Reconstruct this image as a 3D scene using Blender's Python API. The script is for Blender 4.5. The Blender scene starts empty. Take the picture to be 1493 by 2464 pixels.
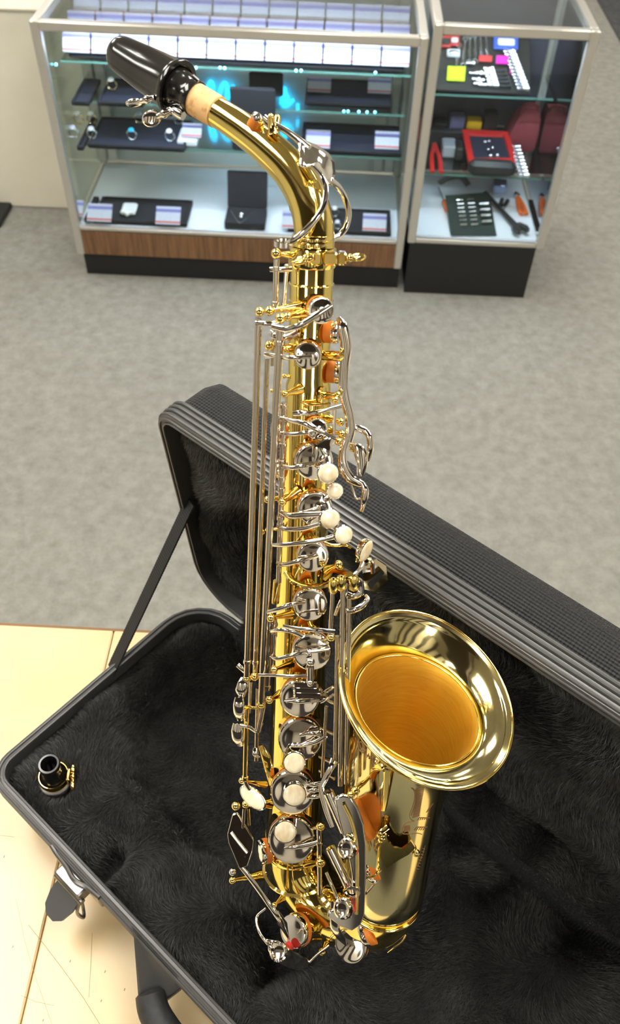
import bpy, math, random
import numpy as np
from mathutils import Vector, Matrix
from mathutils.bvhtree import BVHTree

random.seed(7); rng = np.random.default_rng(7)
SC = bpy.context.scene
COL = SC.collection

# ---------------------------------------------------------------- camera
F = 1976.0                                  # focal length for a 1493 x 2464 frame
CX, CY = 746.5, 1232.0
CAM_H = 1.786                               # phone held 1.79 m above the carpet
O = np.array([0.0, 0.0, CAM_H])
_p, _y, _r = np.radians([48.787, 0.906, 2.142])   # pitch down, yaw, roll
def _Rz(a): return np.array([[math.cos(a), -math.sin(a), 0], [math.sin(a), math.cos(a), 0], [0, 0, 1]])
_fw = _Rz(_y) @ np.array([0, math.cos(_p), -math.sin(_p)])
_u0 = _Rz(_y) @ np.array([0, math.sin(_p), math.cos(_p)])
_r0 = _Rz(_y) @ np.array([1.0, 0, 0])
_rt = math.cos(_r) * _r0 + math.sin(_r) * _u0
_up = -math.sin(_r) * _r0 + math.cos(_r) * _u0
cam = bpy.data.cameras.new('camera'); camo = bpy.data.objects.new('camera', cam); COL.objects.link(camo)
M = Matrix.Identity(4)
for i in range(3):
    M[i][0], M[i][1], M[i][2], M[i][3] = _rt[i], _up[i], -_fw[i], O[i]
camo.matrix_world = M
cam.sensor_fit = 'VERTICAL'; cam.sensor_height = 24.0; cam.lens = 24.0 * F / 2464.0
cam.clip_start = 0.02; cam.clip_end = 60
cam.dof.use_dof = True; cam.dof.focus_distance = 0.61
cam.dof.aperture_fstop = (cam.lens / 1000.0) / 0.0025 # a phone lens opening of about 2.5 mm
SC.camera = camo

# ---------------------------------------------------------------- world, exposure
w = bpy.data.worlds.new('room_air'); SC.world = w; w.use_nodes = True
w.node_tree.nodes['Background'].inputs[0].default_value = (0.8, 0.85, 0.9, 1)
w.node_tree.nodes['Background'].inputs[1].default_value = 0.25
SC.view_settings.view_transform = 'Standard'; SC.view_settings.look = 'None'
SC.view_settings.gamma = 1.0; SC.view_settings.use_curve_mapping = False
SC.view_settings.exposure = 0.3
TROFFER_POWER = 19.0
LED_POWER = 98.0
CEIL = 2.95

# ---------------------------------------------------------------- measuring: photo point -> place in the room
def nrm(v): v = np.asarray(v, float); return v / np.linalg.norm(v)
def ray(u, v): return _rt * (u - CX) / F - _up * (v - CY) / F + _fw
def at_z(u, v, z): d = ray(u, v); return O + d * ((z - CAM_H) / d[2])
def at_y(u, v, y): d = ray(u, v); return O + d * (y / d[1])
def ppm(P): return F / float((np.asarray(P) - O) @ _fw)      # photo pixels per metre at P

# ---------------------------------------------------------------- materials
def mat(name, col, rough=0.5, metal=0.0, **kw):
    m = bpy.data.materials.new(name); m.use_nodes = True
    b = m.node_tree.nodes['Principled BSDF']
    b.inputs['Base Color'].default_value = (*col, 1); b.inputs['Roughness'].default_value = rough
    b.inputs['Metallic'].default_value = metal
    for k, v in kw.items(): b.inputs[k.replace('_', ' ')].default_value = v
    return m
def nodes(m): return m.node_tree.nodes, m.node_tree.links, m.node_tree.nodes['Principled BSDF']
def noise_mix(m, c1, c2, scale=5, detail=4, rough=0.6, lo=0.35, hi=0.65, stretch=None, bump=0.0, bscale=None, bdist=0.001):
    N, L, b = nodes(m)
    tc = N.new('ShaderNodeTexCoord'); src = tc.outputs['Object']
    if stretch:
        mp = N.new('ShaderNodeMapping'); mp.inputs['Scale'].default_value = stretch
        L.new(src, mp.inputs[0]); src = mp.outputs[0]
    n = N.new('ShaderNodeTexNoise'); n.inputs['Scale'].default_value = scale; n.inputs['Detail'].default_value = detail
    n.inputs['Roughness'].default_value = rough
    L.new(src, n.inputs['Vector'])
    r = N.new('ShaderNodeValToRGB'); r.color_ramp.elements[0].position = lo; r.color_ramp.elements[1].position = hi
    r.color_ramp.elements[0].color = (*c1, 1); r.color_ramp.elements[1].color = (*c2, 1)
    L.new(n.outputs[0], r.inputs[0]); L.new(r.outputs[0], b.inputs['Base Color'])
    if bump:
        n2 = N.new('ShaderNodeTexNoise'); n2.inputs['Scale'].default_value = bscale or scale * 8; n2.inputs['Detail'].default_value = 3
        L.new(src, n2.inputs['Vector'])
        bp = N.new('ShaderNodeBump'); bp.inputs['Strength'].default_value = bump; bp.inputs['Distance'].default_value = bdist
        L.new(n2.outputs[0], bp.inputs['Height']); L.new(bp.outputs[0], b.inputs['Normal'])
    return m
def emis(name, col, s):
    m = mat(name, (0.9, 0.9, 0.9), 0.5)
    b = m.node_tree.nodes['Principled BSDF']
    b.inputs['Emission Color'].default_value = (*col, 1); b.inputs['Emission Strength'].default_value = s
    return m
def glass(name, tint=(0.93, 0.98, 0.96), refl=1.0):
    m = bpy.data.materials.new(name); m.use_nodes = True
    N, L = m.node_tree.nodes, m.node_tree.links
    N.remove(N['Principled BSDF']); out = N['Material Output']
    t = N.new('ShaderNodeBsdfTransparent'); t.inputs[0].default_value = (*tint, 1)
    g = N.new('ShaderNodeBsdfGlossy'); g.inputs['Roughness'].default_value = 0.01
    fr = N.new('ShaderNodeFresnel'); fr.inputs[0].default_value = 1.45
    mu = N.new('ShaderNodeMath'); mu.operation = 'MULTIPLY'; mu.inputs[1].default_value = refl
    mx = N.new('ShaderNodeMixShader')
    L.new(fr.outputs[0], mu.inputs[0]); L.new(mu.outputs[0], mx.inputs[0]); L.new(t.outputs[0], mx.inputs[1]); L.new(g.outputs[0], mx.inputs[2])
    L.new(mx.outputs[0], out.inputs[0])
    return m

BRASS = mat('lacquered_brass', (0.88, 0.69, 0.22), 0.08, 1.0)
BRASS_BELL = mat('pale_lacquered_brass', (0.82, 0.72, 0.38), 0.10, 1.0)
BRASS_IN = noise_mix(mat('brushed_gold_lacquer', (0.9, 0.55, 0.06), 0.42, 1.0), (0.95, 0.66, 0.12), (1.0, 0.78, 0.20), 60, 3, stretch=(1, 1, 12))
BRASS_POST = mat('polished_brass', (0.95, 0.74, 0.26), 0.07, 1.0)
NICKEL = mat('nickel_plate', (0.84, 0.80, 0.74), 0.06, 1.0)
NICKEL_ROD = mat('nickel_rod', (0.66, 0.59, 0.49), 0.12, 1.0)
PAD = mat('pad_leather', (0.70, 0.20, 0.02), 0.45)
FELT = mat('red_felt', (0.6, 0.03, 0.02), 0.8)
EBON = mat('ebonite', (0.012, 0.011, 0.010), 0.16, 0.0, Coat_Weight=0.3)
CORK = noise_mix(mat('cork', (0.8, 0.5, 0.2), 0.75), (0.82, 0.52, 0.23), (0.55, 0.27, 0.08), 160, 2, lo=0.55, hi=0.75)
PEARL = noise_mix(mat('pearl', (0.9, 0.82, 0.6), 0.18, Coat_Weight=0.6), (0.95, 0.86, 0.62), (0.76, 0.58, 0.32), 170, 2, stretch=(1.0, 0.35, 0.6), lo=0.38, hi=0.72)
INK = mat('engraved_line', (0.26, 0.13, 0.05), 0.6, 0.0)

# ---------------------------------------------------------------- mesh building
class MB:
    def __init__(s): s.v = []; s.f = []
    def add(s, vs, fs):
        o = len(s.v); s.v += [np.asarray(x, float) for x in vs]; s.f += [tuple(i + o for i in q) for q in fs]; return s
    def box(s, c, size, R=None, bev=0.0):
        c = np.asarray(c, float); h = np.asarray(size, float) / 2
        R = np.eye(3) if R is None else np.asarray(R, float)        # columns = axes
        if bev <= 0:
            vs = [c + R @ (h * np.array(q)) for q in ((-1,-1,-1),(1,-1,-1),(1,1,-1),(-1,1,-1),(-1,-1,1),(1,-1,1),(1,1,1),(-1,1,1))]
            return s.add(vs, [(3,2,1,0),(4,5,6,7),(0,1,5,4),(1,2,6,5),(2,3,7,6),(3,0,4,7)])
        b = min(bev, *(h * 0.9))
        k = []
        for z, g in ((-h[2], b), (-h[2] + b, 0), (h[2] - b, 0), (h[2], b)):
            x, y = h[0] - g, h[1] - g; e = b if g == 0 else b * 0.6
            k.append([(-x+e,-y,z),(x-e,-y,z),(x,-y+e,z),(x,y-e,z),(x-e,y,z),(-x+e,y,z),(-x,y-e,z),(-x,-y+e,z)])
        vs = [c + R @ np.array(q) for ring in k for q in ring]; n = 8
        fs = [tuple(range(n))[::-1], tuple(range(3*n, 4*n))]
        for i in range(3):
            for j in range(n): fs.append((i*n+j, i*n+(j+1)%n, (i+1)*n+(j+1)%n, (i+1)*n+j))
        return s.add(vs, fs)
    def loft(s, rings, closed=True, cap=True):
        n = len(rings[0]); vs = [p for r in rings for p in r]; fs = []
        for i in range(len(rings) - 1):
            for j in range(n if closed else n - 1):
                k = (j + 1) % n; fs.append((i*n+j, i*n+k, (i+1)*n+k, (i+1)*n+j))
        if cap and closed: fs += [tuple(range(n))[::-1], tuple(range((len(rings)-1)*n, len(rings)*n))]
        return s.add(vs, fs)
    def tube(s, pts, rad, seg=10, flat=1.0, fdir=None, cap=True):
        pts = [np.asarray(p, float) for p in pts]; n = len(pts)
        rad = list(rad) if hasattr(rad, '__len__') else [rad] * n
        T = [nrm(pts[min(i+1, n-1)] - pts[max(i-1, 0)]) for i in range(n)]
        u = np.asarray(fdir, float) if fdir is not None else np.array([0.3, 0.5, 0.81])
        rings = []
        for i in range(n):
            u2 = u - T[i] * (u @ T[i])
            if np.linalg.norm(u2) < 1e-4: u2 = np.cross(T[i], [1, 0.2, 0.1])
            u2 = nrm(u2); w2 = np.cross(T[i], u2)
            if fdir is None: u = u2
            rings.append([pts[i] + rad[i] * (math.cos(a) * u2 * flat + math.sin(a) * w2) for a in np.linspace(0, 2*math.pi, seg, endpoint=False)])
        return s.loft(rings, cap=cap)
    def lathe(s, c, ax, prof, seg=28, cap=True):
        c = np.asarray(c, float); ax = nrm(ax)
        u = nrm(np.cross(ax, [0.31, 0.2, 0.93] if abs(ax[2]) < 0.9 else [1, 0.1, 0])); w2 = np.cross(ax, u)
        A = np.linspace(0, 2*math.pi, seg, endpoint=False)
        rings = [[c + ax * h + max(r, 1e-5) * (math.cos(a) * u + math.sin(a) * w2) for a in A] for r, h in prof]
        return s.loft(rings, cap=cap)
    def ball(s, c, r, seg=14): 
        t = np.linspace(-math.pi/2, math.pi/2, 9); return s.lathe(c, (0, 0, 1), [(r*math.cos(a), r*math.sin(a)) for a in t], seg)
    def plate(s, pts, d):
        a = [np.asarray(p, float) for p in pts]; d = np.asarray(d, float); n = len(a)
        vs = a + [p + d for p in a]
        fs = [tuple(range(n)), tuple(range(n, 2*n))[::-1]] + [(j, j+n, (j+1)%n+n, (j+1)%n) for j in range(n)]
        return s.add(vs, fs)
    def build(s, name, m, parent=None, base=None, smooth=True, ang=38, loc=None):
        """one mesh object; vertices are given in room coordinates"""
        if base is None:
            base = np.array(parent['_b']) if parent is not None else (np.asarray(loc, float) if loc is not None else np.mean(s.v, axis=0))
        me = bpy.data.meshes.new(name)
        me.from_pydata([tuple(p - base) for p in s.v], [], s.f)
        import bmesh
        bm = bmesh.new(); bm.from_mesh(me); bmesh.ops.recalc_face_normals(bm, faces=bm.faces); bm.to_mesh(me); bm.free()
        if smooth:
            me.shade_smooth(); me.set_sharp_from_angle(angle=math.radians(ang))
        me.materials.append(m)
        o = bpy.data.objects.new(name, me); COL.objects.link(o)
        if parent is not None: o.parent = parent
        else: o.location = base
        o['_b'] = [float(x) for x in base]
        return o
def thing(name, label, cat, base, group=None):
    o = bpy.data.objects.new(name, None); COL.objects.link(o); o.location = base
    o.empty_display_size = 0.05; o['_b'] = [float(x) for x in base]
    return tag(o, label, cat, group)
def tag(o, label=None, cat=None, group=None, kind=None):
    if label: o['label'] = label
    if cat: o['category'] = cat
    if group: o['group'] = group
    if kind: o['kind'] = kind
    return o
ORD = ('first', 'second', 'third', 'fourth', 'fifth', 'sixth', 'seventh', 'eighth', 'ninth', 'tenth', 'eleventh', 'twelfth')
def struct(o, label=None): o['kind'] = 'structure'; return tag(o, label) if label else o
def clone(o, delta, label=None):
    c = o.copy(); COL.objects.link(c); c.location = Vector(o.location) + Vector(delta)
    if label: c['label'] = label
    for ch in o.children:
        k = ch.copy(); COL.objects.link(k); k.parent = c
    return c
def box_obj(name, c, size, m, parent=None, R=None, bev=0.0, **k): return MB().box(c, size, R, bev).build(name, m, parent, **k)
def catmull(pts, k=6):
    p = [np.asarray(q, float) for q in pts]; p = [2*p[0]-p[1]] + p + [2*p[-1]-p[-2]]; out = []
    for i in range(1, len(p)-2):
        for t in np.linspace(0, 1, k, endpoint=False):
            a, b, c, d = p[i-1:i+3]
            out.append(0.5*((2*b)+(-a+c)*t+(2*a-5*b+4*c-d)*t*t+(-a+3*b-3*c+d)*t**3))
    out.append(p[-2]); return out

# ================================================================ ROOM
CARPET = noise_mix(mat('grey_carpet', (0.3, 0.29, 0.27), 0.95), (0.225, 0.218, 0.192), (0.33, 0.32, 0.285), 26, 8, 0.75, bump=0.6, bscale=260, bdist=0.004)
WALLM = mat('painted_wall', (0.60, 0.57, 0.50), 0.8)
CEILM = noise_mix(mat('ceiling_tile', (0.5, 0.48, 0.44), 0.9), (0.50, 0.47, 0.42), (0.40, 0.38, 0.34), 1.2, 3)
SOFF = mat('added_dark_soffit', (0.045, 0.032, 0.026), 0.6)
X0, X1, Y0, Y1 = -3.6, 3.6, -2.4, 7.6
struct(box_obj('floor', (0, (Y0+Y1)/2, -0.03), (X1-X0, Y1-Y0, 0.06), CARPET), 'grey speckled carpet floor')
struct(box_obj('ceiling', (0, (Y0+Y1)/2, CEIL+0.03), (X1-X0, Y1-Y0, 0.06), CEILM))
struct(box_obj('wall_left', (X0-0.05, (Y0+Y1)/2, CEIL/2), (0.1, Y1-Y0, CEIL), WALLM))
struct(box_obj('wall_right', (X1+0.05, (Y0+Y1)/2, CEIL/2), (0.1, Y1-Y0, CEIL), WALLM))
struct(box_obj('wall_back', (0, Y1+0.05, CEIL/2), (X1-X0, 0.1, CEIL), WALLM))
struct(box_obj('wall_front', (0, Y0-0.05, CEIL/2), (X1-X0, 0.1, CEIL), mat('cream_wall', (0.78, 0.72, 0.60), 0.8)))
DKW = mat('added_dark_wood', (0.03, 0.022, 0.018), 0.5)  # pilasters and wainscot are added, unseen, to put dark stripes into metal reflections
for k in range(10): struct(box_obj('trim_%d' % (k+2), (-3.15+k*0.7, Y0+0.02, CEIL/2), (0.26, 0.04, CEIL), DKW), 'unseen dark pilaster added behind the counter to stripe the reflections')
struct(box_obj('trim_12', (0, Y0+0.05, 0.55), (X1-X0, 0.02, 1.1), DKW), 'unseen dark wainscot added behind the counter to darken the reflections')
struct(box_obj('trim_1', (0, -0.70, CEIL-0.22), (X1-X0, 0.92, 0.44), SOFF), 'unseen dark brown soffit added above the near counter to darken the reflections')  # unseen bulkhead added so camera-facing key cups mirror something dark
RUG = noise_mix(mat('dark_mat', (0.06, 0.06, 0.065), 0.95), (0.05, 0.05, 0.052), (0.085, 0.085, 0.09), 40, 5)
rug = MB()
rug.box((2.45, 5.7, 0.004), (1.6, 3.4, 0.008), bev=0.003)
tag(rug.build('floor_mat', RUG, loc=(2.45, 5.7, 0)), 'dark charcoal floor mat on the carpet beyond the tool showcase', 'mat')

# ceiling lights: housing, three glowing lenses each
TUBE = emis('fluorescent_lens', (1.0, 0.965, 0.90), TROFFER_POWER)
HOUS = mat('white_enamel', (0.8, 0.8, 0.78), 0.4)
def troffer(x, y, rot=False):
    e = thing('ceiling_light', 'white fluorescent troffer with three glowing lenses, mirrored in the saxophone brass', 'lamp', (x, y, CEIL), 'fluorescent troffers on the ceiling')
    a, b = (1.22, 0.6) if rot else (0.6, 1.22)
    MB().box((x, y, CEIL-0.02), (a, b, 0.038), bev=0.008).build('housing', HOUS, e)
    for k in (-0.19, 0, 0.19):
        s = (1.14, 0.11, 0.012) if rot else (0.11, 1.14, 0.012)
        MB().box((x + (0 if rot else k), y + (k if rot else 0), CEIL-0.044), s, bev=0.004).build('lens', TUBE, e)
for x, y in ((-2.3, 0.6), (-0.95, 0.6), (0.55, 0.6), (1.9, 0.6), (-2.1, 3.0), (0.2, 3.0), (2.3, 3.0), (-2.0, 5.6), (0.2, 5.6), (2.3, 5.6), (-1.3, -1.85), (1.3, -1.85)):  # last two are added to brighten the wall behind the camera
    troffer(x, y)

# cream cabinet on the far left
CREAM = noise_mix(mat('cream_laminate', (0.80, 0.74, 0.58), 0.35), (0.82, 0.76, 0.60), (0.87, 0.82, 0.68), 3, 3)
cb = thing('cream_cabinet', 'plain cream laminate cabinet standing left of the jewellery showcase', 'cabinet', (-1.9, 3.5, 0))
MB().box((-1.925, 3.49, 0.375), (1.75, 0.60, 0.75), bev=0.006).build('body', CREAM, cb)
MB().box((-1.92, 3.485, 0.757), (1.78, 0.63, 0.014), bev=0.005).build('top', CREAM, cb)
tag(MB().box((-1.85, 3.1, 0.012), (1.0, 0.17, 0.022), bev=0.004).build('plinth_strip', mat('black_rubber', (0.01, 0.01, 0.01), 0.6)), 'black rubber strip on the carpet at the foot of the cream cabinet', 'floor strip')

# near counter that carries the case
CTOP = mat('worn_cream_counter', (0.86, 0.70, 0.45), 0.28)
noise_mix(CTOP, (0.80, 0.57, 0.29), (0.86, 0.70, 0.41), 4, 5, lo=0.3, hi=0.7)
CZ = 0.906
ct = thing('counter', 'cream laminate counter with a fine seam and scratches under the black case', 'counter', (0, 0.2, 0))
MB().box((-0.9265, 0.2185, CZ-0.012), (1.352, 0.677, 0.024), bev=0.0015).build('top_panel', CTOP, ct)
MB().box((0.6755, 0.2185, CZ-0.012), (1.849, 0.677, 0.024), bev=0.0015).build('top_panel', CTOP, ct)
EDGE = mat('brown_edge', (0.25, 0.13, 0.05), 0.6)
MB().box((0, 0.559, CZ-0.013), (3.2, 0.004, 0.022)).build('edge_strip', EDGE, ct)
MB().box((0, 0.22, (CZ-0.024)/2), (3.16, 0.62, CZ-0.024)).build('body', CREAM, ct)
SCR = mat('scratch', (0.34, 0.22, 0.10), 0.7)
def scratch(pts, w_):
    P = [at_z(u, v, CZ+0.00012) for u, v in pts]
    MB().tube(P, w_, 4, flat=0.15, fdir=(0, 0, 1)).build('scratch', SCR, ct)
scratch([(68, 2225), (100, 2265), (150, 2330), (200, 2400), (240, 2464)], 0.00025)
scratch([(222, 2245), (219, 2320), (214, 2400)], 0.0002)
scratch([(38, 2160), (60, 2265), (85, 2350), (125, 2464)], 0.00016)
scratch([(50, 2395), (85, 2410), (130, 2420)], 0.00016)
scratch([(0, 2010), (20, 2012), (34, 2014)], 0.0002)
for u, v in ((11, 2058), (32, 2275), (301, 2378), (245, 2405), (105, 2452), (254, 2335), (170, 2310)):
    scratch([(u, v), (u-2, v+6)], 0.0005)

# ================================================================ INSTRUMENT CASE
SHELL = mat('embossed_black_plastic', (0.045, 0.045, 0.046), 0.34)
def weave(m, s):
    N, L, b = nodes(m)
    tc = N.new('ShaderNodeTexCoord'); mp = N.new('ShaderNodeMapping'); mp.inputs['Rotation'].default_value = (0, 0, math.radians(38.3))
    L.new(tc.outputs['Object'], mp.inputs[0])
    wv = []
    for ax_ in ('X', 'Y', 'Z'):
        t = N.new('ShaderNodeTexWave'); t.wave_type = 'BANDS'; t.bands_direction = ax_; t.inputs['Scale'].default_value = s
        L.new(mp.outputs[0], t.inputs[0]); wv.append(t)
    m1 = N.new('ShaderNodeMath'); m1.operation = 'ADD'; m2 = N.new('ShaderNodeMath'); m2.operation = 'ADD'
    L.new(wv[0].outputs[1], m1.inputs[0]); L.new(wv[1].outputs[1], m1.inputs[1]); L.new(m1.outputs[0], m2.inputs[0]); L.new(wv[2].outputs[1], m2.inputs[1])
    bp = N.new('ShaderNodeBump'); bp.inputs['Strength'].default_value = 1.0; bp.inputs['Distance'].default_value = 0.0022
    L.new(m2.outputs[0], bp.inputs['Height']); L.new(bp.outputs[0], b.inputs['Normal'])
weave(SHELL, 105.0)
TRIM = mat('grey_extrusion', (0.10, 0.098, 0.096), 0.36, 0.35)
FUR = noise_mix(mat('black_plush', (0.02, 0.02, 0.02), 0.9), (0.008, 0.008, 0.008), (0.022, 0.022, 0.021), 14, 4)
PILE = noise_mix(mat('black_plush_pile', (0.03, 0.03, 0.03), 0.42), (0.014, 0.014, 0.014), (0.098, 0.099, 0.093), 16, 4, lo=0.3, hi=0.75)
RIMZ = 0.996                                 # rim of the lower shell, 9 cm above the counter
LEN, WID = 0.64, 0.292
ang = math.radians(-38.2)
E1 = np.array([math.cos(ang), math.sin(ang), 0]); E2 = np.array([-E1[1], E1[0], 0]); EZ = np.array([0, 0, 1.0])
FL = np.array([-0.3165, 0.3285, 0.0])        # front left corner of the lower shell
def outline(L, W, radii, ins=0.0, k=7):
    """rounded rectangle in (a, c); radii for corners front-left, front-right, back-right, back-left"""
    cs = [(0, 0, 180, 270), (L, 0, 270, 360), (L, W, 0, 90), (0, W, 90, 180)]; out = []
    for (x, y, a0, a1), r in zip(cs, radii):
        sx, sy = (1 if x == 0 else -1), (1 if y == 0 else -1); r2 = max(r - ins, 0.001)
        cx_, cy_ = x + sx*r, y + sy*r
        for t in np.radians(np.linspace(a0, a1, k)): out.append((cx_ + r2*math.cos(t), cy_ + r2*math.sin(t)))
    return out
RAD = (0.026, 0.03, 0.05, 0.055)
def low(a, c, z): return FL + E1*a + E2*c + EZ*(z+0.0006)
case = thing('instrument_case', 'open black embossed saxophone case with plush lining lying on the cream counter', 'case', low(LEN/2, WID/2, CZ))
# lower shell: outer wall and floor
def ring(fn, ins, d, W=WID, radii=RAD): return [fn(a, c, d) for a, c in outline(LEN, W, radii, ins)]
sh = MB(); sh.loft([ring(low, 0.03, CZ), ring(low, 0.012, CZ+0.006), ring(low, 0.004, CZ+0.02), ring(low, 0.002, RIMZ-0.012), ring(low, 0.006, RIMZ-0.012), ring(low, 0.008, CZ+0.008)], cap=True)
shell = sh.build('lower_shell', SHELL, case, ang=60)
def ribs(fn, parent, zs, W=WID, radii=RAD):
    for ins, d, r in zs:
        p = ring(fn, ins, d, W, radii); p = p + [p[0], p[1]]
        MB().tube(p, r, 8, cap=False).build('trim_rib', TRIM, parent)
tr = MB(); tr.loft([ring(low, -0.001, RIMZ-0.016), ring(low, -0.001, RIMZ-0.001), ring(low, 0.001, RIMZ), ring(low, 0.008, RIMZ), ring(low, 0.008, RIMZ-0.016)], cap=False)
trim = tr.build('rim_trim', TRIM, case, ang=40)
ribs(low, trim, [(-0.0016, RIMZ-0.0135, 0.0016), (-0.0016, RIMZ-0.0085, 0.0016), (-0.0014, RIMZ-0.0035, 0.0016), (0.0016, RIMZ+0.0004, 0.0013), (0.0068, RIMZ+0.0004, 0.0013)])

# plush lining as a modelled relief
def poly_sd(P, poly):
    """signed distance (inside positive) of points P (n,2) to a polygon"""
    poly = np.asarray(poly); n = len(poly); d = np.full(len(P), 1e9); ins = np.zeros(len(P), bool)
    for i in range(n):
        a, b = poly[i], poly[(i+1) % n]; ab = b - a
        t = np.clip(((P - a) @ ab) / (ab @ ab), 0, 1); d = np.minimum(d, np.linalg.norm(P - a - t[:, None]*ab, axis=1))
        c = ((a[1] > P[:, 1]) != (b[1] > P[:, 1])) & (P[:, 0] < (b[0]-a[0])*(P[:, 1]-a[1])/(b[1]-a[1]+1e-12) + a[0]); ins ^= c
    return np.where(ins, d, -d)
def sstep(x): x = np.clip(x, 0, 1); return x*x*(3-2*x)
def wob(P, k=1.0):
    z = np.zeros(len(P)); r2 = np.random.default_rng(3)
    for f_, a_ in ((25, 0.0022), (48, 0.0016), (90, 0.0009)):
        for _ in range(3):
            th, ph = r2.uniform(0, 6.28, 2); z += a_*np.sin(k*f_*(P[:, 0]*math.cos(th)+P[:, 1]*math.sin(th))+ph)
    return z
def pile(V, q, base, parent, strands, length, napf):
    # pile
    a_, b_, c_ = V[q[:, 0]], V[q[:, 1]], V[q[:, 3]]
    nr = np.cross(b_-a_, c_-a_); ar = np.linalg.norm(nr, axis=1); nr = nr/ar[:, None]
    pick = rng.choice(len(q), strands, p=ar/ar.sum()); u, v = rng.random(strands), rng.random(strands)
    root = a_[pick] + (b_-a_)[pick]*u[:, None] + (c_-a_)[pick]*v[:, None]
    nap = napf(root + base)
    d = nr[pick]*0.62 + nap + rng.normal(0, 0.22, (strands, 3)); d /= np.linalg.norm(d, axis=1)[:, None]
    ln = length*rng.uniform(0.55, 1.25, strands)
    sd_ = np.cross(d, rng.normal(size=(strands, 3))); sd_ /= np.linalg.norm(sd_, axis=1)[:, None]
    w_ = 0.00017
    mid = root + d*(ln*0.55)[:, None]
    d2 = d*0.8 + nap*0.6 - np.array([0, 0, 0.12]); d2 /= np.linalg.norm(d2, axis=1)[:, None]
    tip = mid + d2*(ln*0.45)[:, None]
    VV = np.stack([root - sd_*w_, root + sd_*w_, mid + sd_*w_*0.8, mid - sd_*w_*0.8, tip], 1).reshape(-1, 3)
    i0 = np.arange(strands)*5
    loops = np.stack([i0, i0+1, i0+2, i0+3, i0+3, i0+2, i0+4], 1).ravel()
    mp = bpy.data.meshes.new('fur_pile'); mp.vertices.add(len(VV)); mp.vertices.foreach_set('co', VV.ravel())
    mp.loops.add(len(loops)); mp.loops.foreach_set('vertex_index', loops)
    nf = strands*2; mp.polygons.add(nf)
    st = np.empty(nf, int); st[0::2] = np.arange(strands)*7; st[1::2] = np.arange(strands)*7+4
    mp.polygons.foreach_set('loop_start', st)
    mp.update(calc_edges=True); mp.validate(); mp.materials.append(PILE)
    po = bpy.data.objects.new('fur_pile', mp); COL.objects.link(po); po.parent = parent; po['kind'] = 'stuff'; po['_b'] = [float(x) for x in base]
def lining(name, outl, fn, hfun, step, parent, strands, length, napf):
    A = np.arange(0.004, LEN-0.003, step); C = np.arange(0.004, WID_L-0.003, step)
    aa, cc = np.meshgrid(A, C, indexing='ij'); P = np.stack([aa.ravel(), cc.ravel()], 1)
    sd = poly_sd(P, outl)
    h = hfun(P)
    h = np.where(sd < 0.004, h-0.006, h)
    base = np.array(parent['_b'])
    V = np.array([fn(a, c, z) for (a, c), z in zip(P, h)]) - base
    nA, nC = len(A), len(C)
    idx = np.arange(nA*nC).reshape(nA, nC)
    q = np.stack([idx[:-1, :-1], idx[1:, :-1], idx[1:, 1:], idx[:-1, 1:]], -1).reshape(-1, 4)
    keep = (sd[q] > 0.0).all(1); q = q[keep]
    me = bpy.data.meshes.new(name); me.from_pydata(V.tolist(), [], q.tolist()); me.shade_smooth(); me.materials.append(FUR)
    o = bpy.data.objects.new(name, me); COL.objects.link(o); o.parent = parent; o['_b'] = parent['_b']
    pile(V, q, base, o, strands, length, napf)
    return o
def to_ac(u, v, z=RIMZ-0.008):
    p = at_z(u, v, z) - FL; return (p @ E1, p @ E2)
PIT = [to_ac(*q) for q in ((262, 1745), (300, 1640), (400, 1560), (520, 1535), (640, 1500), (790, 1640), (900, 1820), (1050, 1930), (1075, 2120), (1020, 2270), (900, 2285), (820, 2330), (700, 2390), (600, 2400), (585, 2270), (560, 2190), (470, 2080), (350, 1960), (275, 1860))]
VAL = [to_ac(*q) for q in ((1040, 1900), (1130, 1830), (1300, 1880), (1600, 2100), (1600, 2330), (1400, 2310), (1180, 2170), (1060, 2060))]
GRV = [to_ac(*q) for q in ((1060, 1800), (1140, 1790), (1500, 2060), (1660, 2200), (1620, 2260), (1400, 2090), (1150, 1905))]
BAY = [to_ac(*q) for q in ((1180, 2330), (1300, 2330), (1600, 2560), (1450, 2620), (1150, 2480), (1080, 2440))]
HOLE = np.array(to_ac(262, 2060)); PLUG = np.array(to_ac(136, 1878))
def h_low(P):
    h = np.full(len(P), RIMZ-0.010)
    h -= 0.074*sstep((poly_sd(P, PIT)+0.008)/0.042)
    h -= 0.040*sstep((poly_sd(P, VAL)+0.012)/0.05)
    h -= 0.022*sstep((poly_sd(P, GRV)+0.004)/0.02)
    h -= 0.025*sstep((poly_sd(P, BAY)+0.008)/0.04)
    h -= 0.030*sstep((0.022-np.linalg.norm((P-HOLE)*[1, 0.75], axis=1))/0.014)
    h -= 0.018*sstep((0.024-np.linalg.norm(P-PLUG, axis=1))/0.010)
    edge = poly_sd(P, outline(LEN, WID, RAD, 0.008)); h -= 0.010*sstep(1-(edge-0.002)/0.014)
    return np.maximum(h + wob(P), CZ+0.0115)
def nap_low(W):
    x, y = W[:, 0]*1.0, W[:, 1]*1.0
    th = 3.6 + 1.3*np.sin(19*x+4*np.sin(13*y)) + 1.1*np.sin(23*y+3*np.sin(17*x)+1)
    return np.stack([np.cos(th), np.sin(th), 0.0*th+0.05], 1)*0.75
WID_L = WID
lining('plush_lining', outline(LEN, WID, RAD, 0.006), low, h_low, 0.0032, case, 330000, 0.0075, nap_low)

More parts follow.
